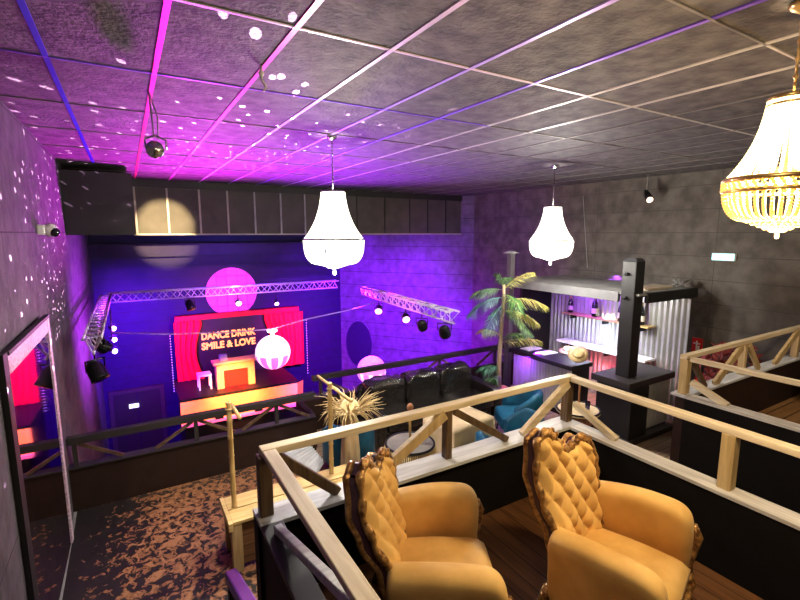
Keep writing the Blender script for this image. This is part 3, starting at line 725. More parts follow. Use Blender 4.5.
# equipment on the dance floor seen between the rails
t = T('speaker_cabinet', 'black loudspeaker on the dance floor in front of the stage', 'speaker', (2.6,10.4,-6.3))
MB().box(2.25,2.95,10.2,10.8,-6.3,-4.9).make('cabinet', M['black'], t, .01)
MB().box(2.3,2.9,10.185,10.2,-6.2,-5.0).make('grille', M['iron'], t)
MB().box(2.5,2.7,10.17,10.186,-5.2,-5.1).make('badge', M['white'], t)
t = T('equipment_desk', 'black equipment desk on the dance floor beneath the violet wall', 'desk', (4.2,11,-6.3))
MB().box(3.7,5.2,10.6,11.4,-4.75,-4.65).make('desktop', M['black'], t)
for x in (3.75,5.15):
    for y in (10.65,11.35): MB().box(x-.03,x+.03,y-.03,y+.03,-6.3,-4.75).make('leg', M['black'], t)
t = T('flight_case', 'black flight case with metal edges on the equipment desk', 'case', (4.2,11,-4.65))
MB().box(3.85,4.5,10.75,11.25,-4.65,-4.25).make('case_body', M['iron'], t, .01)
MB().box(3.9,4.1,10.735,10.75,-4.45,-4.38).make('latch', M['chrome'], t)

# ------------------------------------------------------------------ lounge: sofa
sf = T('leather_sofa', 'black leather three-seat sofa against the parapet', 'sofa', (4.4,6.4,MZ))
def puff(mb, x0, x1, y0, y1, z0, z1, e=.35, nz=.012, seed=0):
    cx, cy, cz = (x0+x1)/2, (y0+y1)/2, (z0+z1)/2; hx, hy, hz = (x1-x0)/2, (y1-y0)/2, (z1-z0)/2
    sg_ = lambda v, p: math.copysign(abs(v)**p, v)
    def fn(i, j):
        a = 2*PI*i; b = -PI/2+PI*j
        p = Vector((cx+hx*sg_(math.cos(b), e)*sg_(math.cos(a), e), cy+hy*sg_(math.cos(b), e)*sg_(math.sin(a), e), cz+hz*sg_(math.sin(b), e)))
        d_ = mnoise.noise(p*6+Vector((seed,0,0)))*nz
        return p+Vector((d_, d_, d_))
    return mb.surf(fn, 40, 25, wrap=True)
sx0, sx1 = 3.12, 5.72
puff(MB(), sx0+.14, sx1-.14, 5.9, 6.95, MZ+.04, MZ+.3, .2).make('base', M['leather'], sf)
cw_ = (sx1-sx0-.36)/3
for i in range(3):
    a = sx0+.18+i*cw_
    puff(MB(), a, a+cw_, 5.85, 6.62, MZ+.28, MZ+.46, .3, .012, i).make('seat_cushion', M['leather'], sf)
    puff(MB(), a, a+cw_, 6.5, 6.86, MZ+.4, MZ+.92, .35, .05, i+5).make('back_cushion', M['leather'], sf)
puff(MB(), sx0+.1, sx1-.1, 6.78, 6.98, MZ+.1, MZ+.8, .25).make('back_rest', M['leather'], sf)
for a in (sx0, sx1-.2): puff(MB(), a, a+.2, 5.88, 6.95, MZ+.05, MZ+.62, .3).make('arm', M['leather'], sf)
for x in (sx0+.15, sx1-.15):
    for y in (5.98, 6.85): MB().tube([(x,y,MZ),(x,y,MZ+.08)], .025, 8).make('leg', M['chrome'], sf)

# cloth-covered table
tb = T('draped_table', 'square table under a cream cloth in front of the sofa', 'table', (3.92,4.93,MZ))
tz = -2.65
c4 = [Vector((4.36,5.38,tz)), Vector((4.42,4.72,tz)), Vector((3.62,4.62,tz)), Vector((3.5,5.2,tz))]
ctr = sum(c4, Vector())/4
def cloth(i, j):
    k_ = i*4; e = int(k_) % 4; f_ = k_-int(k_)
    p = c4[e].lerp(c4[(e+1) % 4], f_); out = (p-ctr); out.z = 0; out.normalize()
    if j < .25: q = ctr.lerp(p, j/.25); return (q.x, q.y, tz+.004)
    d_ = (j-.25)/.75
    fold = .03*math.sin(i*2*PI*9)*d_+.05*d_*(1 if f_ < .15 or f_ > .85 else .4)
    q = p+out*fold; return (q.x, q.y, tz-.56*d_-.006*(d_ > 0))
MB().surf(cloth, 96, 17, wrap=True).make('tablecloth', M['cream'], tb)
for p in c4:
    q = ctr.lerp(p, .85); MB().tube([(q.x,q.y,MZ),(q.x,q.y,tz-.02)], .025, 8).make('leg', M['iron'], tb)

# teal armchairs
def tealchair(label, x, y, rz, first=[None], sc=None):
    if first[0] is not None: return dup(first[0], (x,y,MZ), rz, label, sc)
    t = T('tub_armchair', label, 'armchair', (x,y,MZ), rz, 'teal velvet lounge armchairs')
    if sc: t.scale = sc
    b = MB(); puff(b, -.3,.3,-.3,.34,.2,.44,.3,.004); b.make('seat', M['teal'], t, world=False)
    b = MB(); rings = []
    for k_ in range(25):
        a = PI*(-.12+1.24*k_/24.); 
        cx, cy = -math.cos(a)*.36, -math.sin(a)*.36+.02
        front = min(1, min(k_, 24-k_)/6.); top = .62+.2*front
        ox, oy = -math.cos(a)*.06, -math.sin(a)*.06
        rings.append([(cx-ox,cy-oy,.2),(cx-ox,cy-oy,top-.04),(cx-ox*.5,cy-oy*.5,top),(cx+ox*.5,cy+oy*.5,top),(cx+ox,cy+oy,top-.04),(cx+ox,cy+oy,.2)])
    b.loft(rings); b.make('backrest', M['teal'], t, world=False, bevel=.02)
    for sx in (-1,1):
        for sy in (-1,1): MB().tube([(sx*.24,sy*.24,.2),(sx*.28,sy*.28,0)], [.022,.014], 8).make('leg', M['black'], t, world=False)
    first[0] = t; return t
tealchair('teal velvet armchair beyond the cream-topped barrel, beside the bar front', 5.45, 5.25, math.radians(60))
tealchair('teal velvet armchair between the cream table and the cream-topped barrel', 4.72, 4.5, math.radians(60), sc=(.85,.85,.97))
tealchair('teal velvet armchair close behind the deck railing, in front of the cream table', 4.03, 4.1, math.radians(-80), sc=(.9,.9,1))
tealchair('teal velvet armchair behind the cream draped stand', 2.56, 5.72, math.radians(-15), sc=(.9,.9,.95))

# barrel tables
def barrel(name, label, x, y, zt, r, topm, loc):
    t = T(name, label, 'barrel table', (x,y,MZ), 0, 'barrel tables')
    h = zt-MZ
    MB().lathe([(r*.75,0),(r*.88,h*.2),(r*.95,h*.5),(r*.88,h*.8),(r*.78,h*.95),(0,h*.95)], (x,y,MZ), 28).make('barrel_body', wood(name+'_staves', (.3,.12,.06), (.16,.06,.03), 2, .5), t)
    for q in (.15,.5,.82): MB().torus((x,y,MZ+h*q), r*(.86 if q != .5 else .945), .014, 28, 6).make('hoop', M['iron'], t)
    MB().lathe([(0,h-.03),(r,h-.03),(r,h),(r*.93,h+.004),(0,h+.004)], (x,y,MZ), 32).make('tabletop', topm, t)
    MB().torus((x,y,zt), r*.97, .014, 32, 6).make('top_rim', M['iron'], t)
    return t
bx, by = onz(410,443,-2.5).xy
t = barrel('barrel_table', 'barrel table with a grey round top near the left armchair', bx, by, -2.5, .3, mat('grey_table_top', (.24,.22,.19), .4, var=(4,(.13,.12,.11))), 0)
sk = MB()
for i in range(90):
    a = PI*.5+i/90.*2*PI; rr = .3; l_ = .3+.08*random.random()
    sk.tube([(bx+rr*math.cos(a),by+rr*math.sin(a),-2.52),(bx+(rr+.05)*math.cos(a+.05),by+(rr+.05)*math.sin(a+.05),-2.52-l_)], [.006,.003], 4)
o = sk.make('raffia_skirt', M['straw'], t); o['kind'] = 'stuff'
sp = T('bamboo_candle_stick', 'thin brown stick with a round knob standing on the grey barrel top', 'stick', (bx,by,-2.49))
MB().tube([(bx,by,-2.49),(bx,by,-2.08)], .014, 8).make('stem', M['bamboo'], sp)
MB().ball((bx,by,-2.05), .04, 12, 8, (1,1,1.3)).make('knob', M['terra'], sp)
b2x, b2y = 5.4, 4.04
barrel('barrel_table', 'barrel table with a cream top in the railing corner', b2x, b2y, -2.5, .3, M['cream'], 0)
def bottle(label, x, y, z, s=1., group=None, first=[None]):
    if first[0] is not None:
        r = dup(first[0], (x,y,z), 0, label, (s,s,s)); 
        if group: r['group'] = group
        return r
    t = T('champagne_bottle', label, 'bottle', (x,y,z), 0, group); t.scale = (s,s,s)
    MB().lathe([(0,0),(.044,0),(.046,.02),(.046,.17),(.04,.205),(.02,.25),(.015,.28),(.015,.3),(0,.3)], (0,0,0), 16).make('body', M['bottle'], t, world=False)
    MB().lathe([(.0475,.05),(.0475,.13)], (0,0,0), 16).make('paper_label', M['label'], t, world=False)
    MB().lathe([(.0165,.255),(.018,.3),(.013,.315),(0,.315)], (0,0,0), 12).make('foil', M['gilt'], t, world=False)
    first[0] = t; return t
bottle('dark champagne bottle standing on the cream barrel top', b2x-.16, b2y+.1, -2.49, 1.25)
tt = T('table_candle', 'thin candle in a holder on the cream barrel top', 'candle', (b2x-.02,b2y-.02,-2.49))
MB().tube([(b2x-.02,b2y-.02,-2.49),(b2x-.02,b2y-.02,-2.1)], .014, 8).make('wax', M['terra'], tt)
MB().tube([(b2x-.02,b2y-.02,-2.495),(b2x-.02,b2y-.02,-2.46)], .05, 12).make('holder', M['chrome'], tt)
tt = T('drinking_glass', 'small clear glass on the cream barrel top', 'glass', (b2x+.1,b2y-.08,-2.49))
MB().lathe([(0,0),(.03,0),(.036,.11),(.033,.11),(.028,.008),(0,.008)], (b2x+.1,b2y-.08,-2.495), 16).make('bowl', mat('clear_glass', (.95,.95,.95), .05, trans=1), tt)

# straw hat on a cream draped stand
hx, hy = 2.3, 5.1
t = T('draped_stand', 'tall cream draped stand below the straw parasol hat', 'stand', (hx,hy,MZ))
hz = zat(hx, hy, 412)
def col(i, j):
    a = 2*PI*i; r = lerp_tab([(0,.15),(.5,.12),(.85,.1),(1,.085)], j)+.014*math.sin(a*9)*(1-j); return (hx+r*math.cos(a), hy+r*math.sin(a), MZ+(hz-MZ)*j)
MB().surf(col, 48, 14, wrap=True).make('drape', M['cream'], t)
MB().disc((hx,hy,hz), .085).make('cap', M['cream'], t)
ht = T('straw_hat', 'large fringed straw hat with spiky raffia brim on the cream draped stand', 'hat', (hx,hy,hz))
MB().lathe([(0,.16),(.06,.155),(.1,.12),(.12,.06),(.2,.03),(.21,.02),(.12,.02)], (hx,hy,hz+.01), 24).make('crown', M['straw'], ht)
fr = MB()
for i in range(150):
    a = random.random()*2*PI; L_ = .14+.2*random.random(); up = random.uniform(-.12,.3)
    p0 = (hx+.13*math.cos(a), hy+.13*math.sin(a), hz+.04+.03*random.random()); q = (hx+(.13+L_*.6)*math.cos(a), hy+(.13+L_*.6)*math.sin(a), hz+.05+up*.6); r_ = (hx+(.13+L_)*math.cos(a+.1), hy+(.13+L_)*math.sin(a+.1), hz+.05+up*.7-(.1 if up < .05 else 0))
    fr.tube([p0, q, r_], [.009,.006,.002], 4)
o = fr.make('raffia_brim', M['straw'], ht); o['kind'] = 'stuff'

# plank bench with bamboo uprights
pz = -2.83
bn = T('plank_bench', 'low yellow plank bench across the worn floor', 'bench', (1.3,4.65,MZ))
MB().box(.7,2.25,4.63,4.88,pz-.035,pz).make('plank', M['plank'], bn, .006)
MB().box(.7,2.25,4.39,4.62,pz-.04,pz-.005).make('plank', M['plank'], bn, .006)
MB().box(.66,.7,4.37,4.9,pz-.09,pz+.0).make('end_board', M['plank'], bn, .005)
MB().box(.69,.79,4.4,4.5,MZ,pz-.04).make('leg', M['railz'], bn, .006)
MB().box(2.12,2.2,4.4,4.5,MZ,pz-.04).make('leg', M['railz'], bn, .006)
MB().box(.69,.79,4.78,4.87,MZ,pz-.035).make('leg', M['railz'], bn, .006)
MB().box(.79,2.12,4.44,4.47,MZ+.05,pz-.05).make('slatted_front', M['slat'], bn)
def bamboo(label, x, y, top, arm_z, back, front, dz):
    t = T('bamboo_post', label, 'bamboo post', (x,y,pz), 0, 'bamboo posts on the plank bench')
    pts = []; rad = []; n = 6; z = pz
    for i in range(n+1):
        zz = pz+(top-pz)*i/n; pts += [(x,y,zz-.012),(x,y,zz),(x,y,zz+.012)]; rad += [.026,.031,.026]
    pts[0] = (x,y,pz+.001); pts = [p for p in pts if p[2] <= top+.02]; rad = rad[:len(pts)]
    MB().tube(pts, rad, 12).make('culm', M['bamboo'], t)
    MB().tube([(x+.045,y+back,arm_z+dz),(x+.045,y-front,arm_z-dz)], .019, 10).make('cross_piece', M['bamboo'], t)
    MB().torus((x,y,arm_z), .033, .007, 16, 6).make('rope_tie', M['straw'], t)
bamboo('bamboo post with a short cross piece at the left end of the plank bench', .77, 4.66, -1.7, -1.76, .08, .3, .0)
bamboo('bamboo post with a long cross piece beside the straw hat', 1.9, 4.76, -1.72, -1.78, .5, .5, .0)
# striped corrugated sheet lying behind the bench
cs = MB()
p00, p10, p11, p01 = onz(272,453,MZ+.1), onz(306,441,MZ+.25), onz(324,462,MZ+.2), onz(312,482,MZ+.06)
def csf(i, j):
    p = p00.lerp(p10, i).lerp(p01.lerp(p11, i), j); return p+Vector((0,0,.04*math.sin(j*2*PI*11)))
cs.surf(csf, 6, 133); tag(cs.make('corrugated_sheet', mat('ribbed_pale_metal', (.7,.72,.72), .45, .2)), 'ribbed grey metal sheet leaning behind the plank bench', 'metal sheet')

# palm
pxp, pyp = 6.2, 6.5
pl = T('potted_palm', 'potted palm with green and yellow fronds left of the bar', 'palm', (pxp,pyp,MZ))
MB().lathe([(0,0),(.13,0),(.18,.3),(.19,.34),(.165,.34),(.15,.28),(0,.28)], (pxp,pyp,MZ), 24).make('pot', M['terra'], pl)
ztp = zat(pxp, pyp, 285)
tr = [(pxp,pyp,MZ+.28),(pxp-.02,pyp,MZ+.9),(pxp+.03,pyp+.02,MZ+1.5),(pxp+.05,pyp,ztp-.3),(pxp+.04,pyp,ztp)]
MB().tube(tr, [.05,.045,.04,.035,.03], 10).make('trunk', M['trunk'], pl)
R_ = Vector((math.cos(YAW), -math.sin(YAW), 0)); U_ = Vector((0,0,1)); Fw = Vector((math.sin(YAW), math.cos(YAW), 0))
def frond(base, dirv, length, droop, m, nleaf=34, lw=.011, ll=.32):
    base = Vector(base); dirv = Vector(dirv).normalized(); f_ = MB(); pts = []
    for i in range(nleaf+1):
        q = i/nleaf; pts.append(base+dirv*length*q+Vector((0,0,-droop*length*q*q)))
    f_.tube(pts[::2], .008, 5)
    side = dirv.cross(U_); side = side.normalized() if side.length > .1 else R_
    for i in range(3, nleaf+1):
        q = i/nleaf; L_ = ll*(math.sin(PI*min(1, q*.85+.12))**.6); ax = (pts[i]-pts[i-1]).normalized()
        for s_ in (-1, 1):
            d_ = (side*s_*.8+ax*.7+Vector((0,0,-.25+.2*random.uniform(-1,1)))).normalized(); wv = ax*lw
            p = pts[i]; mid = p+d_*L_*.5+Vector((0,0,.01)); tip = p+d_*L_+Vector((0,0,-.35*L_*droop*2))
            f_.add([p-wv*.3, p+wv*.3, mid+wv*.55, tip, mid-wv*.55], [(0,1,2,3,4)])
    f_.make('frond', m, pl)
zt = ztp
tops = [((.02,0,zt-.1), R_*.75+U_*.85, .85, .35, 'leafy'), ((.02,0,zt-.35), R_*.95+U_*.45-Fw*.1, .95, .5, 'leafy'), ((.02,0,zt-.5), R_*.95+U_*.12-Fw*.3, .7, .45, 'leafy'),
        ((0,0,zt-.1), -R_*.75+U_*.25-Fw*.2, .65, .45, 'leafg'), ((0,0,zt-.25), -R_*.8+U_*.1-Fw*.3, .75, .55, 'leafb'), ((0,0,zt-.4), -R_*.5-U_*.3-Fw*.5, .6, .4, 'leafb'),
        ((0,0,zt-.2), R_*.3+U_*.3-Fw*.8, .7, .7, 'leafg'), ((0,0,zt-.45), R_*.5-U_*.25-Fw*.4, .7, .3, 'leafg'), ((0,0,zt), -R_*.15+U_*.8, .35, .5, 'leafg'), ((0,0,zt-.05), R_*.2+U_*.6+Fw*.5, .6, .5, 'leafg'),
        ((0,0,MZ+1.4), -R_*.6+U_*.55-Fw*.2, .55, .45, 'leafy'), ((0,0,MZ+1.25), R_*.8+U_*.4-Fw*.2, .85, .35, 'leafy'), ((0,0,MZ+1.3), R_*.7+U_*.7, .6, .5, 'leafg'), ((0,0,MZ+.75), -R_*.7+U_*.4-Fw*.2, .45, .5, 'leafb'), ((0,0,MZ+.6), -R_*.5+U_*.1-Fw*.5, .4, .4, 'leafg')]
for b_, d_, L_, dr, m_ in tops: frond((pxp+b_[0], pyp+b_[1], b_[2]), d_, L_, dr, M[m_])

# ------------------------------------------------------------------ bar
CT = -2.38
def corr(a, b, z0, z1, per=.075, amp=.014, hole=None):
    a = Vector((a[0],a[1],0)); b = Vector((b[0],b[1],0)); d = (b-a); L = d.length; d.normalize(); n_ = Vector((d.y,-d.x,0))
    N = int(L/per*8)
    return MB().surf(lambda i, j: a+d*L*i+n_*amp*math.sin(2*PI*i*L/per)+Vector((0,0,z0+(z1-z0)*j)), N, 2)
br = T('bar_counter', 'black bar counter with corrugated metal front under the roofed bar', 'bar counter', (7.2,5.4,MZ))
MB().box(6.7,7.3,5.2,6.78,CT-.08,CT).make('worktop', M['black'], br, .008)
MB().box(6.68,8.0,4.08,4.78,CT-.1,CT+.01).make('end_worktop', M['blackrail'], br, .008)
MB().box(6.8,7.26,5.24,6.72,MZ,CT-.08).make('long_carcass', M['black'], br)
MB().box(6.8,7.95,4.16,4.74,MZ,CT-.1).make('end_carcass', M['black'], br)
corr((6.78,6.7),(6.78,5.24),MZ+.1,CT-.1).make('front_cladding', M['corr'], br)
corr((7.25,4.14),(7.94,4.14),MZ+.12,CT-.12).make('end_cladding', M['corr'], br)
MB().box(6.72,7.2,4.06,4.2,MZ,CT-.1).make('corner_panel', M['black'], br)
MB().box(6.66,8.0,4.02,4.8,MZ,MZ+.08).make('plinth', M['blackrail'], br)
post = T('bar_post', 'thick black square timber post rising from the bar counter corner', 'post', (7.02,4.42,CT))
pt = zat(7.02, 4.42, 261)
MB().box(6.92,7.16,4.26,4.5,CT+.01,pt).make('shaft', M['black'], post, .012)
bm_ = mat('dark_post_top', (.06,.06,.065), .5)
MB().add([(6.92,4.26,pt),(7.16,4.26,pt),(7.16,4.5,pt),(6.92,4.5,pt),(6.96,4.3,pt+.05),(7.12,4.3,pt+.05),(7.12,4.46,pt+.05),(6.96,4.46,pt+.05)], [(0,1,5,4),(1,2,6,5),(2,3,7,6),(3,0,4,7),(4,5,6,7)]).make('cap', bm_, post)
bl = MB()
for z in (-1.05,-.66): bl.tube([(6.92,4.4,z),(6.88,4.4,z)], .03, 10)
bl.make('bolt', M['iron'], post)
p2 = T('bar_post', 'thin black post with a flat cap plate at the far end of the bar', 'post', (7.0,7.1,MZ))
MB().box(6.94,7.06,7.04,7.16,MZ,-.42).make('shaft', mat('grey_post', (.1,.09,.1), .5), p2, .008)
MB().lathe([(0,.05),(.06,.045),(.17,0),(0,0)], (7.0,7.1,-.42), 20).make('cap_plate', M['grey'], p2)
rf = T('bar_roof', 'flat grey roof slab over the bar shelves', 'roof', (7.95,5.7,-1.12))
MB().box(6.95,8.7,4.2,7.2,-1.0,-.97).make('roof_deck', M['grey'], rf)
MB().box(6.93,6.99,4.55,7.0,-1.13,-.965).make('front_board', mat('dark_grey_board', (.16,.16,.165), .6), rf, .006)
MB().box(7.17,8.7,4.18,4.24,-1.13,-.965).make('side_board', M['black'], rf, .006)
MB().box(6.99,8.7,4.24,7.2,-1.03,-1.0).make('soffit', M['black'], rf)
sh = MB(); 
bw = T('bar_back_panel', 'tall corrugated zinc panel behind the bar shelves', 'wall panel', (8.84,5.7,MZ))
corr((8.35,7.14),(8.35,4.1),MZ,-1.14,.1,.02).make('zinc_sheet', M['corr'], bw)
MB().box(7.4,8.37,7.14,7.2,MZ,-1.14).make('side_panel', M['black'], bw)
u0, u1 = onx(561,313,8.08), onx(648,326,8.08); l0, l1 = onx(556,341,7.98), onx(645,359,7.98); uz = (u0.z+u1.z)/2; lz = (l0.z+l1.z)/2
us = T('bar_shelf', 'upper wooden bottle shelf on the corrugated bar panel', 'shelf', (8.2,5.6,uz), 0, 'bar shelves')
MB().box(8.08,8.33,u1.y,u0.y,uz-.03,uz).make('board', M['plank'], us, .004)
for q in (.1,.5,.9): y = u1.y+(u0.y-u1.y)*q; MB().box(8.15,8.33,y-.015,y+.015,uz-.12,uz-.03).make('bracket', M['iron'], us)
ls = T('bar_shelf', 'lower white lit shelf on the corrugated bar panel', 'shelf', (8.15,5.6,lz), 0, 'bar shelves')
MB().box(7.98,8.33,l1.y,l0.y,lz-.04,lz).make('board', mat('white_lit_board', (.9,.92,.92), .4), ls, .004)
for q in (.45,.9): y = l1.y+(l0.y-l1.y)*q; MB().box(8.1,8.33,y-.015,y+.015,lz-.14,lz-.04).make('bracket', M['iron'], ls)
for lab, px in (('leftmost dark bottle on the upper bar shelf', 570), ('tall dark bottle in the middle of the upper bar shelf', 594.5), ('dark bottle just left of the thick post on the upper shelf', 621), ('bottle with pale label right of the thick bar post', 641.5)):
    p = onx(px, 316, 8.2); bottle(lab, 8.2, p.y, uz+.002, 1.35 if px > 580 else 1.15, 'bottles on the upper bar shelf')
def hat(label, p, tilt, s):
    t = T('straw_boater', label, 'hat', p, 0, 'straw boaters on the bar counter'); t.rotation_euler = (tilt[0], tilt[1], 0); t.scale = (s,s,s)
    MB().lathe([(0,.1),(.1,.095),(.115,.085),(.12,.01),(.21,0),(.215,.006),(.12,.018)], (0,0,0), 28).make('straw_body', M['straw'], t, world=False)
    MB().lathe([(.1185,.015),(.1185,.05)], (0,0,0), 28).make('ribbon', mat('hat_band', (.4,.1,.08), .6), t, world=False)
hat('straw boater lying tilted in front on the bar counter', tuple(onz(578,354,CT+.17)), (.5,-.75), .85)
hat('straw boater lying behind the tilted one on the bar counter', tuple(onz(568,351,CT+.03)), (.1,-.1), .85)
for lab, y in (('white menu card on the bar counter next to the straw boaters', 6.1), ('white menu card on the bar counter near the palm', 6.5)):
    tag(MB().box(6.85,7.25,y-.13,y+.1,CT+.001,CT+.02).make('menu_card', M['white'], None, .004), lab, 'card', 'menu cards on the bar counter')
o = MB().box(7.5,8.3,4.4,4.75,-.968,-.93).make('loose_board', wood('pale_board', (.6,.5,.38), (.45,.36,.25)), None, .004); tag(o, 'pale loose board lying on the bar roof near the thick post', 'board')
cl = MB()
for i in range(9): cl.tube([(8.5+random.uniform(-.12,.2),4.4+random.uniform(-.12,.12),-.965),(8.5+random.uniform(-.2,.25),4.4+random.uniform(-.15,.15),-.84),(8.5+random.uniform(-.15,.2),4.4+random.uniform(-.12,.12),-.95)], .012, 5)
tag(cl.make('cable_coil', M['grey']), 'small heap of coiled cable at the right corner of the bar roof', 'cable')
tag(MB().box(8.06,8.18,l1.y+.35,l1.y+.5,lz+.002,lz+.08).make('blue_box', mat('cyan_box', (.05,.5,.75), .5), None, .01), 'small cyan box on the lower lit bar shelf', 'box')

# fire extinguisher, sign and red plant behind the booth railing
ex = onx(692,378,8.2)
t = T('fire_extinguisher', 'red fire extinguisher behind the corner of the right booth railing', 'fire extinguisher', (8.62,3.95,MZ))
fz = zat(8.62,3.95,372)
MB().lathe([(0,MZ-MZ),(.1,0),(.105,.05),(.105,.55),(.07,.62),(.03,.66),(0,.66)], (8.62,3.95,fz-.66), 20).make('cylinder', M['red'], t)
MB().tube([(8.62,3.95,fz),(8.62,3.95,fz+.08),(8.56,3.93,fz+.12)], .02, 8).make('valve', M['black'], t)
MB().tube([(8.62,3.95,fz+.05),(8.5,3.93,fz-.05),(8.49,3.93,fz-.4)], .014, 8).make('hose', M['black'], t)
MB().box(8.47,8.77,3.8,4.1,MZ,fz-.66).make('stand', M['black'], t)
t = T('fire_sign', 'red fire equipment sign on the right wall beside the zinc panel', 'sign', (8.87,4.15,-2.1))
z0, z1 = onx(697,353,8.86).z, onx(697,338,8.86).z
y0, y1 = onx(702,345,8.86).y, onx(692,345,8.86).y
MB().box(8.85,8.89,y0,y1,z0,z1).make('plate', M['red'], t)
ym = (y0+y1)/2; zm = (z0+z1)/2
MB().box(8.845,8.85,ym-.012,ym+.012,z0+.05,z1-.05).box(8.845,8.85,ym-.06,ym+.06,zm+.03,zm+.05).box(8.845,8.85,ym-.05,ym-.02,z0+.06,zm).make('pictogram', M['white'], t)
t = T('red_plant', 'bushy red-leaved plant behind the zigzag booth railing', 'plant', (8.2,3.35,MZ))
MB().lathe([(0,0),(.16,0),(.2,.35),(.2,.36),(0,.36)], (8.2,3.35,MZ), 20).make('pot', M['black'], t)
MB().tube([(8.2,3.35,MZ+.3),(8.2,3.35,MZ+1.3)], .03, 8).make('stem', M['trunk'], t)
lf = MB()
for i in range(420):
    a = random.random()*2*PI; zz = random.uniform(.5,1.6); rr = (.46-.22*abs(zz-1.0))*math.sqrt(random.random())
    c_ = Vector((8.2+rr*math.cos(a), 3.35+rr*math.sin(a), MZ+zz)); d1 = Vector((random.uniform(-1,1),random.uniform(-1,1),random.uniform(-.6,1))).normalized(); d2 = d1.orthogonal().normalized()
    s_ = random.uniform(.05,.1); lf.add([c_-d2*s_*.45, c_+d1*s_, c_+d2*s_*.45, c_-d1*s_], [(0,1,2,3)])
lf.make('foliage', M['redplant'], t)
# metal chair inside the booth
t = T('metal_chair', 'metal chair half hidden by the right edge of the picture', 'chair', (8.55,2.2,DK))
for x in (8.35,8.75):
    for y in (2.0,2.4): MB().tube([(x,y,DK),(x,y,DK+.44)], .014, 8).make('leg', M['chrome'], t)
MB().tube([(8.35,2.4,DK+.12),(8.75,2.4,DK+.12)], .01, 6).tube([(8.35,2.0,DK+.12),(8.35,2.4,DK+.12)], .01, 6).make('stretcher', M['chrome'], t)
MB().box(8.32,8.78,1.97,2.43,DK+.43,DK+.48).make('seat', M['black'], t, .015)
MB().box(8.74,8.78,1.98,2.42,DK+.5,DK+.9).make('backrest', M['black'], t, .015)

# ------------------------------------------------------------------ lights
def light(kind, name, loc, energy, col, size=.1, aim=None, angle=60, blend=.6, sy=None):
    l = bpy.data.lights.new(name, kind); l.energy = energy; l.color = col
    if kind == 'AREA':
        l.size = size
        if sy: l.shape = 'RECTANGLE'; l.size_y = sy
    else: l.shadow_soft_size = size
    if kind == 'SPOT': l.spot_size = math.radians(angle); l.spot_blend = blend
    o = bpy.data.objects.new(name, l); C.objects.link(o); o.location = (loc[0], loc[1], loc[2]+H)
    if aim: o.rotation_euler = (Vector(aim)-Vector(loc)).to_track_quat('-Z', 'Y').to_euler()
    return o
for i, (x, y, zc, zr) in enumerate(CH):
    warm = i == 2; s_ = (.93,.93,.68)[i]
    light('POINT', 'chandelier_lamp', (x,y,zr-.1*s_), (220,210,135)[i], (1,.76,.42) if warm else (1,.95,.86), .1*s_)
    light('POINT', 'chandelier_lower_lamp', (x,y,zr-.55*s_), (90,90,75)[i], (1,.76,.42) if warm else (1,.95,.86), .1*s_)
light('SPOT', 'warm_spot', (.262,4.32,.66), 9000, (1,.76,.4), .02, (.75,10.9,.13), 11, .6)
violet = (.28,.01,1); magenta = (.85,.03,.85); blue = (.06,.01,1); red = (1,.015,.05)
light('SPOT', 'violet_wash_right', (4.2,9.0,-1.9), 5200, violet, .15, (6.9,12.6,-3.3), 110, .8)
light('SPOT', 'violet_wash_left', (-.2,10.6,-2.1), 2600, (.2,.01,1), .1, (.1,14,-3.3), 95, .9)
light('SPOT', 'violet_wall_left', (1.2,9.8,-1.9), 1100, (.5,.04,1), .15, (-.8,10.2,-1.6), 110, .9)
light('SPOT', 'blue_wash_back', (2.5,10.8,-.6), 350, blue, .2, (2.4,14,-2.2), 120, .9)
light('SPOT', 'pink_wash_back', (2.3,11.7,-1.3), 160, (1,.04,.6), .1, (2.2,14,-2.0), 60, .8)
light('SPOT', 'truss_pink_wash', (2.4,9.4,-2.4), 550, (1,.25,.8), .1, (2.4,12,-1.4), 75, .9)
light('SPOT', 'truss_right_wash', (3.2,7.6,-2.1), 260, (1,.2,.75), .1, (4.9,8.2,-1.4), 75, .9)
light('SPOT', 'red_wash_left', (1.3,12.0,-1.9), 330, red, .1, (1.15,13.6,-3.4), 70, .8)
light('SPOT', 'red_wash_right', (3.6,12.0,-1.9), 380, red, .1, (4.1,13.6,-3.4), 80, .8)
light('SPOT', 'booth_key', (2.1,10.2,-2.6), 2300, (1,.3,.12), .1, (2.2,12.2,-4.05), 44, 1)
light('SPOT', 'magenta_ceiling', (1.3,9.4,-1.4), 2100, (.65,.03,.75), .2, (.9,8.2,1.09), 116, .9)
light('SPOT', 'violet_ceiling', (3.6,9.0,-1.4), 1500, (.4,.04,1), .2, (3.6,8.0,1.09), 115, .9)
light('SPOT', 'violet_right_wall', (4.8,8.6,-1.2), 300, (.3,.01,1), .2, (8.9,9.8,-.8), 90, .9)
light('SPOT', 'mirror_frame_pink', (1.0,7.4,-1.2), 120, (1,.35,.8), .1, (-.8,5.2,-1.2), 60, .9)
light('AREA', 'bar_violet_strip', (8.1,5.9,-1.16), 34, (.4,.08,1), .1, (8.34,5.9,-1.9), sy=2.6)
light('AREA', 'bar_white_strip', (8.05,5.6,uz-.05), 30, (.85,.95,1), .12, (8.3,5.6,-2.4), sy=2.0)
light('SPOT', 'bar_zinc_wash', (7.25,4.9,-1.2), 60, (1,.97,.92), .1, (8.35,4.7,-1.9), 110, .9)
light('POINT', 'bar_red_glow', (8.1,5.5,-2.9), 9, (1,.06,.12), .08)
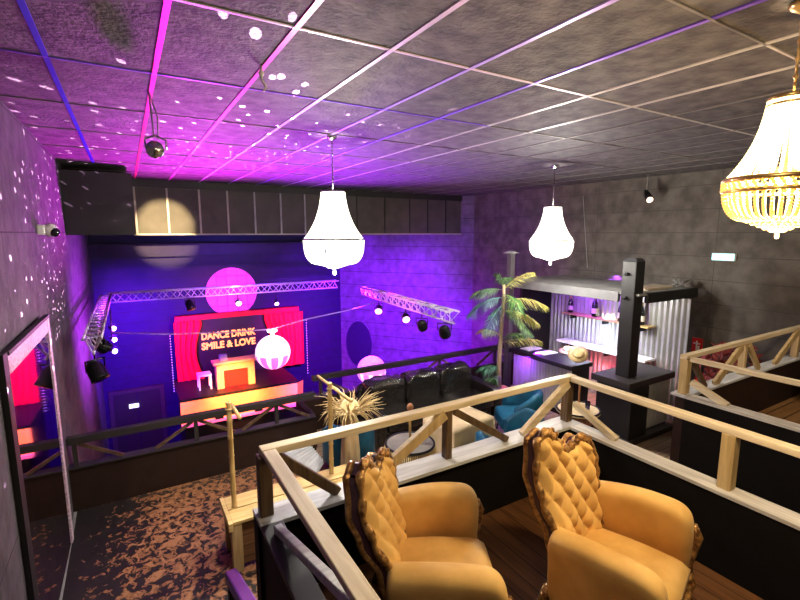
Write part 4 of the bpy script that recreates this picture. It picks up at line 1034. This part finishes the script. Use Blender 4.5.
light('AREA', 'bar_front_strip', (6.6,6.3,CT-.1), 16, (.35,.05,1), .08, (6.8,6.2,-3), sy=1.0)
light('AREA', 'deck_fill', (1.0,.6,1.0), 22, (1,.88,.68), .6, (2.0,2.2,-2.2))
light('POINT', 'booth_lamp', (7.2,.6,.6), 110, (1,.82,.6), .15)
light('SPOT', 'aisle_lamp', (1.2,2.9,1.05), 420, (1,.92,.85), .15, (.7,4.9,-3.4), 62, .9)
# star dots thrown by a mirror ball
mb_ = light('SPOT', 'mirror_ball_dots', (2.0,8.0,-1.2), 7500, (1,.6,.95), .0, (.4,6.6,.9), 112, .3)
mb_.data.use_nodes = True; nt = mb_.data.node_tree
geo = nt.nodes.new('ShaderNodeNewGeometry'); vo = nt.nodes.new('ShaderNodeTexVoronoi'); vo.inputs['Scale'].default_value = 26
lt = nt.nodes.new('ShaderNodeMath'); lt.operation = 'LESS_THAN'; lt.inputs[1].default_value = .15
nt.links.new(geo.outputs['Incoming'], vo.inputs['Vector']); nt.links.new(vo.outputs['Distance'], lt.inputs[0])
nt.links.new(lt.outputs[0], nt.nodes['Emission'].inputs['Strength'])
w = bpy.data.worlds.new('world'); bpy.context.scene.world = w; w.use_nodes = True
w.node_tree.nodes['Background'].inputs[0].default_value = (.05,.04,.06,1); w.node_tree.nodes['Background'].inputs[1].default_value = .3

# ------------------------------------------------------------------ camera
cd = bpy.data.cameras.new('camera'); cam = bpy.data.objects.new('camera', cd); C.objects.link(cam)
cam.location = (0,0,H); cam.rotation_euler = (PI/2-PITCH, 0, -YAW); cd.sensor_width = 36; cd.lens = FPX/800*36; cd.clip_start = .02
sc = bpy.context.scene; sc.camera = cam
sc.view_settings.view_transform = 'Standard'; sc.view_settings.look = 'None'; sc.view_settings.exposure = .42; sc.view_settings.gamma = .92
sc.cycles.use_denoising = True; sc.cycles.sample_clamp_indirect = 4; sc.cycles.max_bounces = 6; sc.cycles.caustics_reflective = False; sc.cycles.caustics_refractive = False
for o in bpy.data.objects:
    if '_w' in o: del o['_w']
